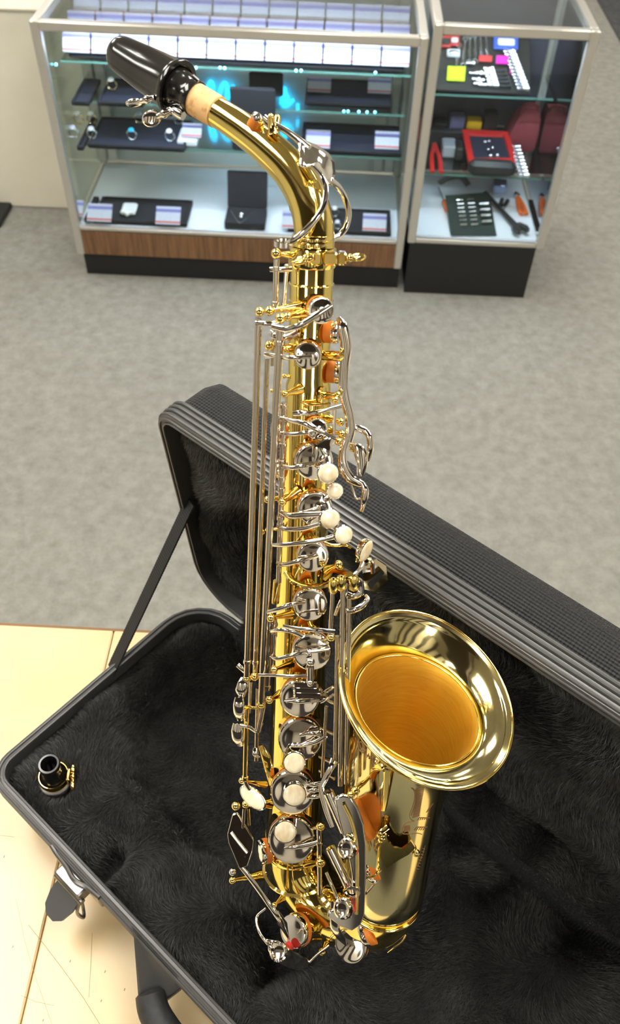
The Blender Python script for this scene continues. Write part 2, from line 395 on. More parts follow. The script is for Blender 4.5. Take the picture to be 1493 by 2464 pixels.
# lid: stands up from the hinge along the back edge
LH = 0.298; tilt = math.radians(-5.0); LD = 0.074
UPL = math.cos(tilt)*EZ + math.sin(tilt)*E2; OUT = -math.sin(tilt)*EZ + math.cos(tilt)*E2      # up the lid, and out through its back
HG = low(0, WID+0.004, RIMZ+0.003)
def lid(a, c, d): return HG + E1*a + UPL*c + OUT*d
LRAD = (0.058, 0.05, 0.03, 0.022)
def lring(ins, d): return [lid(a, c, d) for a, c in outline(LEN, LH, LRAD, ins)]
ls = MB(); ls.loft([lring(0.002, 0.010), lring(0.002, 0.03), lring(0.003, LD-0.022), lring(0.008, LD-0.008), lring(0.020, LD)], cap=False)
lr = lring(0.020, LD); ls.add(lr, [tuple(range(len(lr)))])
lidsh = ls.build('lid_shell', SHELL, case, ang=70)
tr = MB(); tr.loft([lring(-0.001, 0.022), lring(-0.001, 0.001), lring(0.001, 0), lring(0.008, 0), lring(0.008, 0.022)], cap=False)
ltrim = tr.build('lid_rim_trim', TRIM, case, ang=40)
for ins, d, r in ((-0.0016, 0.020, 0.0019), (-0.0016, 0.0145, 0.0019), (-0.0016, 0.009, 0.0019), (-0.0012, 0.0035, 0.0017), (0.0018, -0.0003, 0.0013), (0.0068, -0.0003, 0.0013)):
    p = lring(ins, d); p = p + [p[0], p[1]]; MB().tube(p, r, 8, cap=False).build('trim_rib', TRIM, ltrim)
def lid_ac(u, v):
    d = ray(u, v); P0 = lid(0, 0, 0.006); k = ((P0-O) @ OUT)/(d @ OUT); p = O + d*k - HG
    return (p @ E1, p @ UPL)
LP1 = [lid_ac(*q) for q in ((500, 1270), (540, 1220), (600, 1215), (760, 1290), (900, 1460), (880, 1600), (600, 1440), (520, 1350))]
LP2 = [lid_ac(*q) for q in ((500, 1085), (560, 1065), (640, 1120), (620, 1160), (540, 1140))]
LP3 = [lid_ac(*q) for q in ((1110, 1500), (1160, 1480), (1300, 1640), (1500, 1760), (1500, 1860), (1230, 1760), (1180, 1600))]
def h_lid(P):
    h = np.full(len(P), -0.012)
    h -= 0.030*sstep((poly_sd(P, LP1)+0.006)/0.035) + 0.008*sstep((poly_sd(P, LP2)+0.008)/0.025) + 0.022*sstep((poly_sd(P, LP3)+0.006)/0.03)
    edge = poly_sd(P, outline(LEN, LH, LRAD, 0.008)); h -= 0.006*sstep(1-(edge-0.002)/0.012)
    return np.maximum(h + wob(P), -LD+0.006)
WID_L = LH
def nap_lid(W):
    x, z = W[:, 0]*1.3 + W[:, 1]*0.4, W[:, 2]
    th = -1.6 + 1.2*np.sin(21*x+3*np.sin(15*z)) + 1.0*np.sin(25*z+4*np.sin(11*x)+2)
    return (np.cos(th)[:, None]*E1 + np.sin(th)[:, None]*UPL)*0.75
lining('lid_lining', outline(LEN, LH, LRAD, 0.006), lambda a, c, h: lid(a, c, -h), h_lid, 0.0036, case, 190000, 0.0075, nap_lid)
# hinge rod hidden along the back edge
MB().tube([low(0.08, WID+0.003, RIMZ+0.0015), low(LEN-0.08, WID+0.003, RIMZ+0.0015)], 0.003, 8).build('hinge', TRIM, case)
# plush flap bridging the hinge gap
fl_ = MB(); kk = np.arange(0.075, LEN-0.03, 0.006)
fl_.loft([[low(a, WID-0.015+0.040*t, RIMZ-0.003+0.019*math.sin(math.pi*(0.06+0.72*t))) for t in np.linspace(0, 1, 9)] for a in kk], closed=False, cap=False)
flap = fl_.build('plush_flap', FUR, case)
pile(np.array([v.co[:] for v in flap.data.vertices]), np.array([[v for v in pg.vertices] for pg in flap.data.polygons]), np.array(case['_b']), flap, 34000, 0.0075, nap_low)
# webbing stay strap from the lid edge to the lower shell
STRAP = mat('black_webbing', (0.014, 0.014, 0.014), 0.7)
ta = lid(*lid_ac(478, 1225), 0.004); ta = lid(0.012, (ta-HG) @ UPL, 0.003); tb = at_z(272, 1605, RIMZ-0.004)
dS = nrm(tb-ta); sx = nrm(np.cross(dS, [0.25, 0.35, 0.9])); sy = np.cross(dS, sx)
st = MB(); R_ = np.stack([sx, sy, dS], 1); Ls = np.linalg.norm(tb-ta)
st.box((ta+tb)/2, (0.019, 0.0016, Ls+0.01), R_)
strap = st.build('stay_strap', STRAP, case, smooth=False)
for k in np.arange(0.004, Ls, 0.0032):
    pass
rb = MB()
for k in np.arange(0.0, Ls, 0.0030): rb.box(ta+dS*k, (0.0194, 0.0021, 0.0014), R_)
tag(rb.build('webbing_rib', STRAP, strap, smooth=False), kind='stuff')

# latch on the front wall
METAL = mat('brushed_latch_metal', (0.27, 0.26, 0.25), 0.33, 1.0)
DARKM = mat('grey_latch_plastic', (0.10, 0.098, 0.096), 0.4, 0.3)
def front(a, out, z): return low(a, -out, z)
aL = to_ac(150, 2128, RIMZ)[0]
latch = MB().box(front(aL, 0.002, RIMZ-0.022), (0.060, 0.003, 0.034), np.stack([E1, E2, EZ], 1), bev=0.001).build('latch', METAL, case)
MB().box(front(aL, 0.009, RIMZ-0.015), (0.034, 0.013, 0.018), np.stack([E1, E2, EZ], 1), bev=0.0015).build('latch_block', METAL, latch)
t_ = nrm(-E2*0.86 - EZ*0.5); MB().plate([front(aL+dx, 0.012, RIMZ-0.020) + t_*dy for dx, dy in ((-0.015, 0), (-0.0155, 0.016), (-0.012, 0.028), (-0.005, 0.034), (0.005, 0.034), (0.012, 0.028), (0.0155, 0.016), (0.015, 0))], nrm(np.cross(E1, t_))*0.003).build('lever', DARKM, latch)
MB().tube([front(aL-0.019, 0.014, RIMZ-0.020), front(aL+0.019, 0.014, RIMZ-0.020)], 0.0032, 10).build('pivot_pin', METAL, latch)
MB().tube(catmull([front(aL+0.016, 0.015, RIMZ-0.021), front(aL+0.018, 0.022, RIMZ-0.032), front(aL+0.020, 0.020, RIMZ-0.048), front(aL+0.014, 0.015, RIMZ-0.046), front(aL+0.014, 0.013, RIMZ-0.026)]), 0.0017, 8).build('wire_loop', METAL, latch)
MB().tube(catmull([front(aL-0.036, 0.0022, RIMZ-0.002), front(aL-0.024, 0.004, RIMZ-0.003), front(aL-0.010, 0.005, RIMZ-0.002), front(aL+0.004, 0.0075, RIMZ-0.0015), front(aL+0.018, 0.004, RIMZ-0.003), front(aL+0.034, 0.0022, RIMZ-0.002)]), 0.0022, 8).build('hook_plate', METAL, latch)
# handle: plastic mount and padded grip
aH = to_ac(360, 2330, RIMZ)[0]
MB().plate([front(aH-0.036, 0.001, RIMZ-0.006), front(aH-0.030, 0.004, RIMZ-0.013), front(aH-0.014, 0.018, RIMZ-0.034), front(aH+0.004, 0.034, RIMZ-0.046), front(aH+0.012, 0.037, RIMZ-0.050), front(aH+0.018, 0.020, RIMZ-0.050), front(aH+0.022, 0.001, RIMZ-0.050), front(aH+0.022, 0.001, RIMZ-0.008)], EZ*0.010+E1*0.001).build('handle_mount', DARKM, case)
GRIP = noise_mix(mat('black_leatherette', (0.02, 0.02, 0.02), 0.55), (0.016, 0.016, 0.016), (0.03, 0.03, 0.03), 90, 3, bump=0.4, bscale=300)
MB().tube(catmull([front(aH+0.004, 0.020, RIMZ-0.036), front(aH+0.022, 0.030, RIMZ-0.040), front(aH+0.06, 0.034, RIMZ-0.042), front(aH+0.10, 0.034, RIMZ-0.042), front(aH+0.13, 0.028, RIMZ-0.040), front(aH+0.15, 0.015, RIMZ-0.036)]), [0.009]+[0.0135]*29+[0.009], 16).build('handle_grip', GRIP, case)

# spare mouthpiece tail standing in its lining hole
pc = at_z(134, 1878, RIMZ-0.022)
tp = nrm(at_z(124, 1838, RIMZ+0.020) - pc); tp = nrm(tp*0.5+EZ*0.9)
sp = thing('mouthpiece', 'black tubular mouthpiece with a gold ring and screw poking out of the case lining', 'mouthpiece', pc)
MB().lathe(pc, tp, [(0.0135, -0.012), (0.0138, 0.004), (0.0125, 0.014), (0.0095, 0.019), (0.0093, 0.033), (0.0105, 0.034), (0.0106, 0.039), (0.0098, 0.0405), (0.0080, 0.0405), (0.0076, 0.039), (0.0074, 0.008), (0.0002, 0.008)], 32).build('shank', EBON, sp)
GOLD = mat('yellow_gold_plate', (0.93, 0.66, 0.22), 0.12, 1.0)
MB().lathe(pc+tp*0.004, tp, [(0.0142, -0.004), (0.0152, -0.002), (0.0152, 0.008), (0.0144, 0.010), (0.0138, 0.010), (0.0138, -0.004)], 32).build('ligature_ring', GOLD, sp)
MB().lathe(pc+tp*0.003, tp, [(0.0158, -0.010), (0.0168, -0.008), (0.0168, 0.001), (0.0160, 0.002)], 32).build('cap_rim', mat('grey_cap', (0.25, 0.24, 0.25), 0.3), sp)
sR = nrm(_rt - tp*(_rt @ tp)); sB = np.cross(tp, sR)
q0 = pc + tp*0.012 + sR*0.0175
MB().box(q0 - sR*0.002, (0.004, 0.012, 0.012), np.stack([sR, sB, tp], 1), bev=0.001).build('ligature_lug', GOLD, sp)
qa, qb = q0 + sB*(-0.014) + sR*0.004, q0 + sB*0.011
if (qb-qa) @ _up > 0: qa, qb = qb, qa
MB().tube([qa+(qb-qa)*t for t in (0, .1, .22, .3, .36, .5, .56, .7, .78, .92, 1)], [.0018, .0026, .0026, .0016, .0026, .0026, .0016, .0028, .0028, .0022, .0012], 12).build('ligature_screw', GOLD, sp)

# ================================================================ SAXOPHONE
ST = O + nrm(ray(752, 620))*0.50
AX = nrm([-0.0090, 0.4067, 0.9135]); SL = 0.519
SB = ST - AX*SL                              # body axis where the bow begins
_m = O - (ST+SB)/2; SN = nrm(_m - AX*(_m @ AX)); SR = np.cross(AX, SN)
def S(u, v, h=0.0):
    """point of the saxophone seen at (u, v), h metres in front of the plane through its body axis"""
    d = ray(u, v); return O + d*(((ST + SN*h - O) @ SN)/(d @ SN))
def loc(s, r, n): return SB + AX*s + SR*r + SN*n
def Rb(s): return 0.0246 + (0.0122-0.0246)*min(max(s, 0), SL)/SL
def hb(v): return 0.0130 + (v-650)/1500*0.0125     # front of the body tube
BD = math.cos(math.radians(31.7))*SR + math.sin(math.radians(31.7))*SN     # towards the bell
BOWC = 0.041; S0 = 0.052; SQ = SB + AX*S0           # bow radius, and the body axis point where the bow starts
sax = thing('saxophone', 'brass alto saxophone with nickel keys and pearl touches standing upright in the open case', 'saxophone', SQ - AX*(BOWC+0.030) + BD*BOWC)
def part(mb, name, m, parent=None, **k): return mb.build(name, m, parent or sax, **k)

# body tube
mb = MB(); mb.lathe(SB, AX, [(Rb(s), s) for s in np.linspace(S0-0.002, SL-0.075, 12)] + [(0.0128, SL-0.072), (0.0128, SL-0.005), (0.0122, SL-0.003), (0.0122, SL+0.002)], 48)
body = part(mb, 'body_tube', BRASS)
def ringat(s, r, w_, name='band', m=BRASS_POST, parent=None):
    return part(MB().lathe(SB, AX, [(r-0.001, s-w_), (r+0.0006, s-w_*0.7), (r+0.0009, s), (r+0.0006, s+w_*0.7), (r-0.001, s+w_)], 48, cap=False), name, m, parent)
def s_of(u, v): return (S(u, v) - SB) @ AX
for v in (682, 722): ringat(s_of(752, v), 0.0127, 0.0008, parent=body)
ringat(S0+0.004, Rb(S0), 0.003, parent=body); ringat(S0+0.014, Rb(S0+0.014), 0.0015, parent=body)
# bow
pts, rad = [], []
for t in np.linspace(0, math.pi, 22):
    pts.append(SQ + BD*BOWC*(1-math.cos(t)) - AX*BOWC*math.sin(t)); rad.append(Rb(S0) + 0.0003 + (0.0282-Rb(S0))*t/math.pi)
bow = part(MB().tube(pts, rad, 40), 'bow', BRASS, ang=60)
E0 = SQ + BD*2*BOWC
# bell: centre line from bow to rim, flaring
RC = S(1033, 1668, 0.050); NB = nrm([0.3405, 0.0085, 0.9402])
def herm(t, p0, t0, p1, t1):
    return (2*t**3-3*t*t+1)*p0 + (t**3-2*t*t+t)*t0 + (-2*t**3+3*t*t)*p1 + (t**3-t*t)*t1
BL = np.linalg.norm(RC-E0)
def cen(t): return herm(t, E0, AX*BL*1.0, RC, NB*BL*0.85)
def dirc(t): return nrm(cen(min(t+0.01, 1)) - cen(max(t-0.01, 0))) if t < 0.985 else NB
RIMR = 0.0640
prof = [(0, .0640), (.0012, .0622), (.0035, .0588), (.0070, .0548), (.011, .0512), (.0155, .0478), (.021, .0453), (.030, .0430), (.045, .0410), (.07, .0388), (.10, .0370), (.14, .0345), (.19, .0318), (.24, .0295), (.30, .0282)]
def bell_rings(off, dmin, dmax, seg=64):
    out = []
    for d, r in prof:
        if d < dmin-1e-9 or d > dmax: continue
        t = max(1-d/BL, 0.0); c, a = cen(t), dirc(t)
        if d/BL > 1: continue
        u = nrm(SR - a*(SR @ a)); w2 = np.cross(a, u)
        out.append([c + (r+off)*(math.cos(q)*u + math.sin(q)*w2) for q in np.linspace(0, 2*math.pi, seg, endpoint=False)])
    return out
def dens(p, k=4):
    out = []
    for (a, b), (c, d) in zip(p[:-1], p[1:]):
        for t in np.linspace(0, 1, k, endpoint=False): out.append((a+(c-a)*t, b+(d-b)*t))
    return out + [p[-1]]
def smooth_prof(p, k):
    q = catmull([(a, b) for a, b in p], k); return [(float(x[0]), float(x[1])) for x in q]
prof = smooth_prof(prof, 4)
bell = part(MB().loft(bell_rings(0.0, 0, BL*1.02) + [[E0 + 0.0283*(math.cos(q)*nrm(SR-AX*(SR@AX)) + math.sin(q)*np.cross(AX, nrm(SR-AX*(SR@AX)))) for q in np.linspace(0, 2*math.pi, 64, endpoint=False)]], cap=False), 'bell', BRASS_BELL, ang=70)
part(MB().loft(bell_rings(-0.0009, 0.0185, BL), cap=False), 'bell_throat', BRASS_IN, bell, ang=70)
def circ(c, a, r, rr, seg=72):
    u = nrm(np.cross(a, [0.2, 0.3, 0.9])); w2 = np.cross(a, u); A = np.linspace(0, 2*math.pi, seg, endpoint=False)
    m = MB(); rings = []
    for q in np.append(A, A[0]):
        e = math.cos(q)*u + math.sin(q)*w2; rings.append([c + e*(r + rr*math.cos(p)) + a*rr*math.sin(p) for p in np.linspace(0, 2*math.pi, 10, endpoint=False)])
    return m.loft(rings, cap=False)
part(circ(RC - NB*0.0008, NB, RIMR, 0.0013), 'bell_rim', BRASS_POST, bell)
part(circ(cen(1-0.021/BL), dirc(1-0.021/BL), 0.0444, 0.0006), 'throat_edge', BRASS_POST, bell)
for k, (ds, r) in enumerate(((0.003, 0.0016), (0.010, 0.0009), (-0.004, 0.0012))):
    t = max(ds/BL, 0); part(circ(cen(t) + AX*min(ds, 0), dirc(t), 0.0288, r), 'bell_band', BRASS_POST, bell)
# body to bell brace
part(MB().tube(catmull([S(690, 1378, 0.020), S(712, 1402, 0.032), S(760, 1412, 0.042), S(802, 1402, 0.046), S(838, 1388, 0.046)]), 0.0026, 8, flat=0.6, fdir=AX), 'brace', BRASS_POST)
part(MB().tube(catmull([S(785, 1388, 0.012), S(812, 1372, 0.025), S(842, 1386, 0.044)]), 0.003, 8), 'brace', BRASS_POST)

# engraving on the bell: traced as thin inlaid strokes on the surface
_bv = BVHTree.FromObject(bell, bpy.context.evaluated_depsgraph_get()) if False else None
_me = bell.data; _bb = np.array(bell['_b'])
_bv = BVHTree.FromPolygons([v.co[:] for v in _me.vertices], [p.vertices[:] for p in _me.polygons])
def on_bell(u, v):
    h = _bv.ray_cast(Vector(O-_bb), Vector(nrm(ray(u, v))))
    return (np.array(h[0]) + _bb + np.array(h[1])*0.0 - nrm(ray(u, v))*0.00015) if h[0] is not None else None
def SO(u, v, off):
    """a point standing off metres in front of the bell surface"""
    q = on_bell(u, v); return q - nrm(ray(u, v))*off if q is not None else S(u, v, 0.066)
def engrave(strokes, w_=0.00034):
    m = MB()
    for stq in strokes:
        P = [on_bell(*q) for q in catmull(stq, 4)]; P = [p for p in P if p is not None]
        if len(P) > 1 and max(np.linalg.norm(P[i+1]-P[i]) for i in range(len(P)-1)) < 0.01: m.tube(P, w_, 5)
    if m.v: part(m, 'engraving', INK, bell)
engrave([[(862, 1792), (866, 1805), (876, 1812), (878, 1800), (871, 1786), (866, 1788), (870, 1802), (878, 1806)],
         [(868, 1802), (874, 1812), (880, 1805), (880, 1812), (884, 1818), (888, 1814)],
         [(883, 1822), (888, 1818), (889, 1826), (893, 1822), (895, 1830)], [(894, 1806), (894, 1822), (893, 1838)],
         [(891, 1820), (899, 1824)], [(899, 1826), (899, 1834)], [(902, 1836), (908, 1832), (904, 1828), (901, 1836), (908, 1840)]])
st_ = [[(990, 1893), (1020, 1891), (1046, 1890)], [(990, 1895), (998, 1905), (998, 1925), (992, 1945), (986, 1962), (990, 1972), (998, 1976)],
       [(994, 1896), (1002, 1908), (1001, 1928), (995, 1948), (990, 1962)], [(998, 1976), (980, 1980), (971, 1990), (969, 2005), (985, 2007), (1005, 2005), (1016, 2008)]]
for k in range(22): st_.append([(1000-0.5*max(0, k-7), 1899+k*3.3), (1010-0.45*k, 1896+k*3.3), (1022-0.6*k, 1895+k*3.2)])
for k in range(6): st_.append([(973, 1990+k*2.6), (980, 1987+k*2.6), (988, 1987+k*2.4)])
for k in range(5): st_.append([(1006+k*5, 1974-k*0.5), (1010+k*5, 1968), (1015+k*5, 1968)]); st_.append([(998+k*5, 1998), (1003+k*5, 1991), (1009+k*5, 1990)])
for k in range(6): st_.append([(1026+k*2, 1955-k*3), (1034+k*2, 1948-k*3)])
engrave(st_, 0.00026)
engrave([[(1010, 2075), (1018, 2055), (1024, 2035)], [(1006, 2085), (1012, 2070), (1016, 2062)]] + [[(1003+k*2, 2090-k*7), (1009+k*2, 2092-k*7)] for k in range(8)], 0.00024)

# ------------------------------------------------------------- neck, mouthpiece
NK = [(757, 598, 0), (756.5, 560, -0.001), (749, 508, -0.004), (729, 455, -0.009), (695, 405, -0.015), (650, 361, -0.022), (602, 323, -0.029), (556, 291, -0.035), (518, 267, -0.040)]
NKP = [S(*q) for q in NK]; NKR = [.0117, .0116, .0114, .0112, .0107, .0101, .0093, .0087, .0082]
P_ = catmull(NKP, 7); R_ = [float(x[0]) for x in catmull([(r, 0) for r in NKR], 7)]
neck = part(MB().tube(P_, R_, 40), 'neck', BRASS, ang=60)
dn = nrm(NKP[-1]-NKP[-2])
MT = S(283, 126, -0.077); CK0 = NKP[-1]; dm = nrm(MT-CK0)      # mouthpiece axis
part(MB().lathe(CK0 - dm*0.002, dm, [(0.0082, 0), (0.0090, 0.0004), (0.0092, 0.004), (0.0092, 0.03)], 36), 'neck_cork', CORK, neck)
ML = np.linalg.norm(MT-CK0)
def along(u, v):
    """distance along the mouthpiece axis of the point seen at (u, v)"""
    d = nrm(ray(u, v)); w0 = O-CK0; b = d @ dm; return ((w0 @ dm) - b*(w0 @ d))/(1-b*b)
sA, sB_, sC, sD = along(473, 233), along(447, 218), along(428, 207), along(283, 126)
mp_ = part(MB().lathe(CK0, dm, [(0.0080, sA-0.0005), (0.0100, sA-0.0005), (0.0104, sA+0.0010), (0.0100, sA+0.0035), (0.0096, sA+0.006), (0.0108, sB_), (0.0118, sB_+0.004), (0.0122, sC+0.004), (0.0115, sC+0.03), (0.0085, sD-0.006), (0.002, sD-0.004)], 40), 'mouthpiece', EBON, ang=50)
part(MB().lathe(CK0, dm, [(0.0134, sC+0.003), (0.0134, sC-0.0006), (0.0160, sC-0.0010), (0.0163, sC+0.0006), (0.0154, sC+0.0024), (0.0147, sC+0.004), (0.0130, (sC+sD)/2), (0.0110, sD-0.006), (0.0102, sD-0.0015), (0.0086, sD+0.0010), (0.0050, sD+0.0022), (0.0010, sD+0.0026)], 44), 'mouthpiece_cap', EBON, mp_, ang=45)
part(MB().tube([S(880/3.93+240, 440/3.93+70, -0.036), S(938/3.93+240, 490/3.93+70, -0.036)], 0.0012, 8), 'cap_vent', EBON, mp_)
lig = part(MB().tube([S(398, 236, -0.048), S(375, 233, -0.050)], 0.0022, 10), 'ligature', NICKEL, mp_)
part(MB().box(S(420, 266, -0.047), (0.012, 0.003, 0.005), np.stack([dm, nrm(np.cross(dm, SN)), SN], 1), bev=0.001).lathe(S(424, 268, -0.046), dm, [(0.0025, -0.006), (0.0030, -0.004), (0.0030, 0.004), (0.0025, 0.006)], 14), 'ligature_lug', NICKEL, mp_)
def thumbscrew(u, v, su, sv, h, nv, rpx, parent, m, aspect=1.0):
    c, b = S(u, v, h), S(su, sv, h+0.002); r = rpx/ppm(c); d = nrm(b-c)
    mb = MB(); mb.tube([c + (b-c)*t for t in (0.25, 0.5, 0.6, 0.7, 0.8, 1.0)], [0.0014, 0.0017, 0.0026, 0.0026, 0.0018, 0.0017], 12)
    nv = nrm(nv - d*(np.asarray(nv) @ d)); sd = np.cross(nv, d); A = np.linspace(0, 2*math.pi, 24, endpoint=False)
    rings = [[c + (1-e)*r*(math.cos(q)*d + aspect*math.sin(q)*sd) + nv*z for q in A] for e, z in ((0.12, -0.0010), (0, -0.0005), (0, 0.0005), (0.12, 0.0010), (0.3, 0.0005))]
    mb.loft(rings); return part(mb, 'thumb_screw', m, parent, ang=50)
tc_ = nrm(O - S(365, 285))
thumbscrew(323, 247, 372, 235, -0.050, tc_*0.35+SR*0.1-AX*0.9, 21, mp_, NICKEL, 0.8)
thumbscrew(365, 285, 412, 267, -0.046, tc_+SR*0.2, 24, mp_, NICKEL, 0.78)
# receiver, clamp and thumb screws
part(MB().lathe(ST, AX, [(0.0108, 0.0062), (0.0118, 0.0064), (0.0122, 0.0082), (0.0118, 0.0098), (0.0108, 0.0100)], 44, cap=False), 'neck_collar', BRASS_POST, neck)
part(MB().lathe(ST, AX, [(0.0110, 0.0095), (0.0120, 0.0098), (0.0124, 0.0112), (0.0118, 0.0128), (0.0108, 0.0130)], 44, cap=False), 'neck_collar', BRASS_POST, neck)
part(MB().lathe(ST, AX, [(0.0120, 0.006), (0.0138, 0.0055), (0.0140, 0.004), (0.0140, -0.004), (0.0134, -0.0052), (0.0122, -0.0055)], 44, cap=False), 'receiver_clamp', BRASS_POST, body)
cl = MB(); Rcl = np.stack([SR, AX, SN], 1)
for u0, u1, h0 in ((748, 772, 0.0135), (779, 812, 0.013), (814, 834, 0.0115)):
    a, b = S(u0, 623, h0), S(u1, 623, h0); cl.box((a+b)/2 - SN*0.004, (np.linalg.norm(b-a), 0.0072, 0.010), Rcl, bev=0.0008)
part(cl, 'clamp_lug', BRASS_POST, body, ang=30)
thumbscrew(723, 627, 757, 619, 0.018, SN*0.5+AX*0.9, 23, body, BRASS_POST, 0.62)
thumbscrew(860, 619, 834, 622, 0.010, SN*0.45+AX*0.9, 23, body, BRASS_POST, 0.55)

# ------------------------------------------------------------- helpers for key work
def ball(mb, u, v, h, rpx): P = S(u, v, h); mb.ball(P, rpx/ppm(P)); return P
def post(balls, bu, bv, hbase, rpx=11, h=None, wide=1.3):
    """brass post: cone from the body surface to one or more balls that carry a rod end"""
    mb = MB(); P = None
    for q in balls: P = ball(mb, q[0], q[1], q[2], q[3] if len(q) > 3 else rpx)
    b = S(bu, bv, hbase); r = rpx/ppm(P)
    mb.tube([P, P+(b-P)*0.25, P+(b-P)*0.8, b], [r*0.55, r*0.6, r*0.95*wide, r*1.15*wide], 14)
    return part(mb, 'post', BRASS_POST, ang=65)
def rod(u0, v0, h0, u1, v1, h1, wpx, m=NICKEL_ROD, rings=(), name='key_rod', parent=None):
    a, b = S(u0, v0, h0), S(u1, v1, h1); r = wpx/2/ppm((a+b)/2)
    mb = MB(); mb.tube([a, b], r, 14); d = nrm(b-a)
    for t in rings: mb.lathe(a+(b-a)*t, d, [(r, -0.0014), (r*1.35, -0.0011), (r*1.35, 0.0011), (r, 0.0014)], 14, cap=False)
    return part(mb, name, m, parent)
def arm(pts, wpx, parent=None, name='key_arm', m=NICKEL, flat=0.55, taper=None, k=5):
    P = catmull([S(*q) for q in pts], k); n = len(P); r = wpx/2/ppm(P[n//2])
    tp = np.interp(np.linspace(0, 1, n), np.linspace(0, 1, len(taper)), taper) if taper else np.ones(n)
    return part(MB().tube(P, list(r*tp), 12, flat=flat, fdir=SN), name, m, parent, ang=60)
def cup(u, v, rpx, h, phi=0.0, k=0.35, pad=True, chim=True, t=0.0040, asp=1.0, nv=None, cl_=0.022):
    P = S(u, v, h); tc = nrm(O-P); a = math.radians(phi)
    n_ = nrm((math.cos(a)*SN + math.sin(a)*SR)*(1-k) + tc*k) if nv is None else nrm(nv)
    R = rpx/ppm(P); c = P - n_*t
    o = part(MB().lathe(c, n_, [(R*0.97, 0), (R, 0.0004), (R, t*0.55), (R*0.97, t*0.82), (R*0.92, t*0.95), (R*0.86, t*0.95), (R*0.7, t*1.02), (R*0.5, t*1.12), (R*0.25, t*1.19), (0.0001, t*1.21)], 40), 'key_cup', NICKEL, ang=30)
    if pad: part(MB().lathe(c, n_, [(R*0.97, 0.0002), (R*0.99, -0.002), (R*0.98, -0.0042), (R*0.9, -0.0050), (0.0001, -0.0052)], 36), 'pad', PAD, o)
    if chim: part(MB().lathe(c, n_, [(R*0.9, -0.0085), (R*0.93, -0.0080), (R*0.92, -0.012), (R*(0.92+0.1*(cl_ > 0.015)), -cl_)], 36, cap=False), 'tone_hole', BRASS, o)
    o['_n'] = [float(x) for x in n_]
    return o
def pearl(u, v, rpx, h, phi=0.0, k=0.5, parent=None, asp=1.0, dirv=None, nv=None):
    P = S(u, v, h); a = math.radians(phi); tc = nrm(O-P)
    n_ = nrm((math.cos(a)*SN + math.sin(a)*SR)*(1-k) + tc*k) if nv is None else nrm(nv)
    R = rpx/ppm(P)
    e1 = nrm(np.cross(n_, AX)) if dirv is None else nrm(np.asarray(dirv) - n_*(np.asarray(dirv) @ n_)); e2 = np.cross(n_, e1)
    A = np.linspace(0, 2*math.pi, 32, endpoint=False)
    def el(prof_): return [[P + n_*z + R*f_*(asp*math.cos(q)*e1 + math.sin(q)*e2) for q in A] for f_, z in prof_]
    hold = part(MB().loft(el([(0.75, -0.0050), (0.98, -0.0045), (1.10, -0.0016), (1.10, -0.0004), (1.02, 0.0)])), 'pearl_holder', NICKEL, parent, ang=40)
    if parent is None: part(MB().loft(el([(1.0, -0.0010), (1.0, 0.0001), (0.92, 0.0008), (0.6, 0.0011), (0.02, 0.0012)])), 'pearl', PEARL, hold, ang=60)
    else: part(MB().loft(el([(1.0, -0.0010), (1.0, 0.0001), (0.92, 0.0008), (0.6, 0.0011), (0.02, 0.0012)])), 'pearl', PEARL, parent, ang=60)
    return hold

# ------------------------------------------------------------- octave key on the neck
ok = cup(624, 276, 15, -0.018, phi=20, k=0.1, chim=False, t=0.003, nv=AX*0.75+SR*0.5+SN*0.25)
part(MB().lathe(S(625, 293, -0.021), AX*0.75+SR*0.5+SN*0.2, [(0.0034, -0.004), (0.0030, 0.001), (0.0022, 0.0015)], 16), 'octave_pip', BRASS_POST, neck)
mb = MB(); mb.tube([S(658, 322, -0.014), S(656, 312, -0.014), S(653, 292, -0.013), S(652, 284, -0.013)], [0.0036, 0.0028, 0.0022, 0.0024], 14); ball(mb, 652, 281, -0.013, 8); ball(mb, 668, 283, -0.020, 8); mb.tube([S(662, 318, -0.017), S(668, 284, -0.020)], 0.0022, 12)
part(mb, 'post', BRASS_POST, neck)
arm([(636, 280, -0.016), (655, 296, -0.015), (690, 316, -0.012), (722, 340, -0.008), (742, 360, -0.004)], 17, ok, taper=(0.7, 0.8, 0.9, 1.1, 1.5))
# broad saddle plate of the octave key
pl = [(718, 346, -0.004), (740, 342, -0.009), (764, 352, -0.012), (790, 370, -0.012), (804, 392, -0.010), (806, 420, -0.006), (800, 444, -0.002), (782, 440, 0.002), (770, 418, 0.005), (752, 398, 0.010), (733, 404, 0.013), (720, 396, 0.013), (722, 374, 0.006)]
c0 = np.mean([S(*q) for q in pl], axis=0) + SN*0.002 + (SR*0.6+AX*0.3)*0.003
P0 = [S(*q) for q in pl]; mb = MB(); nn = len(P0)
mb.add(P0 + [p*0.22+c0*0.78 + (p-c0)*0.5 + SN*0.0008 for p in P0] + [c0], [(i, (i+1) % nn, nn+(i+1) % nn, nn+i) for i in range(nn)] + [(nn+i, nn+(i+1) % nn, 2*nn) for i in range(nn)])
sad = part(mb, 'octave_saddle', NICKEL, ang=75)
md = sad.modifiers.new('thickness', 'SOLIDIFY'); md.thickness = 0.0012; md.offset = 0
arm([(752, 400, 0.010), (775, 425, 0.010), (785, 455, 0.012), (779, 495, 0.015), (758, 530, 0.017), (728, 562, 0.017), (702, 582, 0.015), (688, 588, 0.012)], 15, sad, 'octave_loop', flat=0.5, taper=(0.6, 0.9, 1, 1, 1, 1.1, 1.1, 1))
arm([(796, 436, -0.002), (816, 452, -0.006), (832, 480, -0.010), (840, 512, -0.012), (834, 544, -0.012), (818, 566, -0.010), (802, 576, -0.006)], 15, sad, 'octave_loop', flat=0.5, taper=(1.3, 1, 1, 1, 1, 1, 0.9))
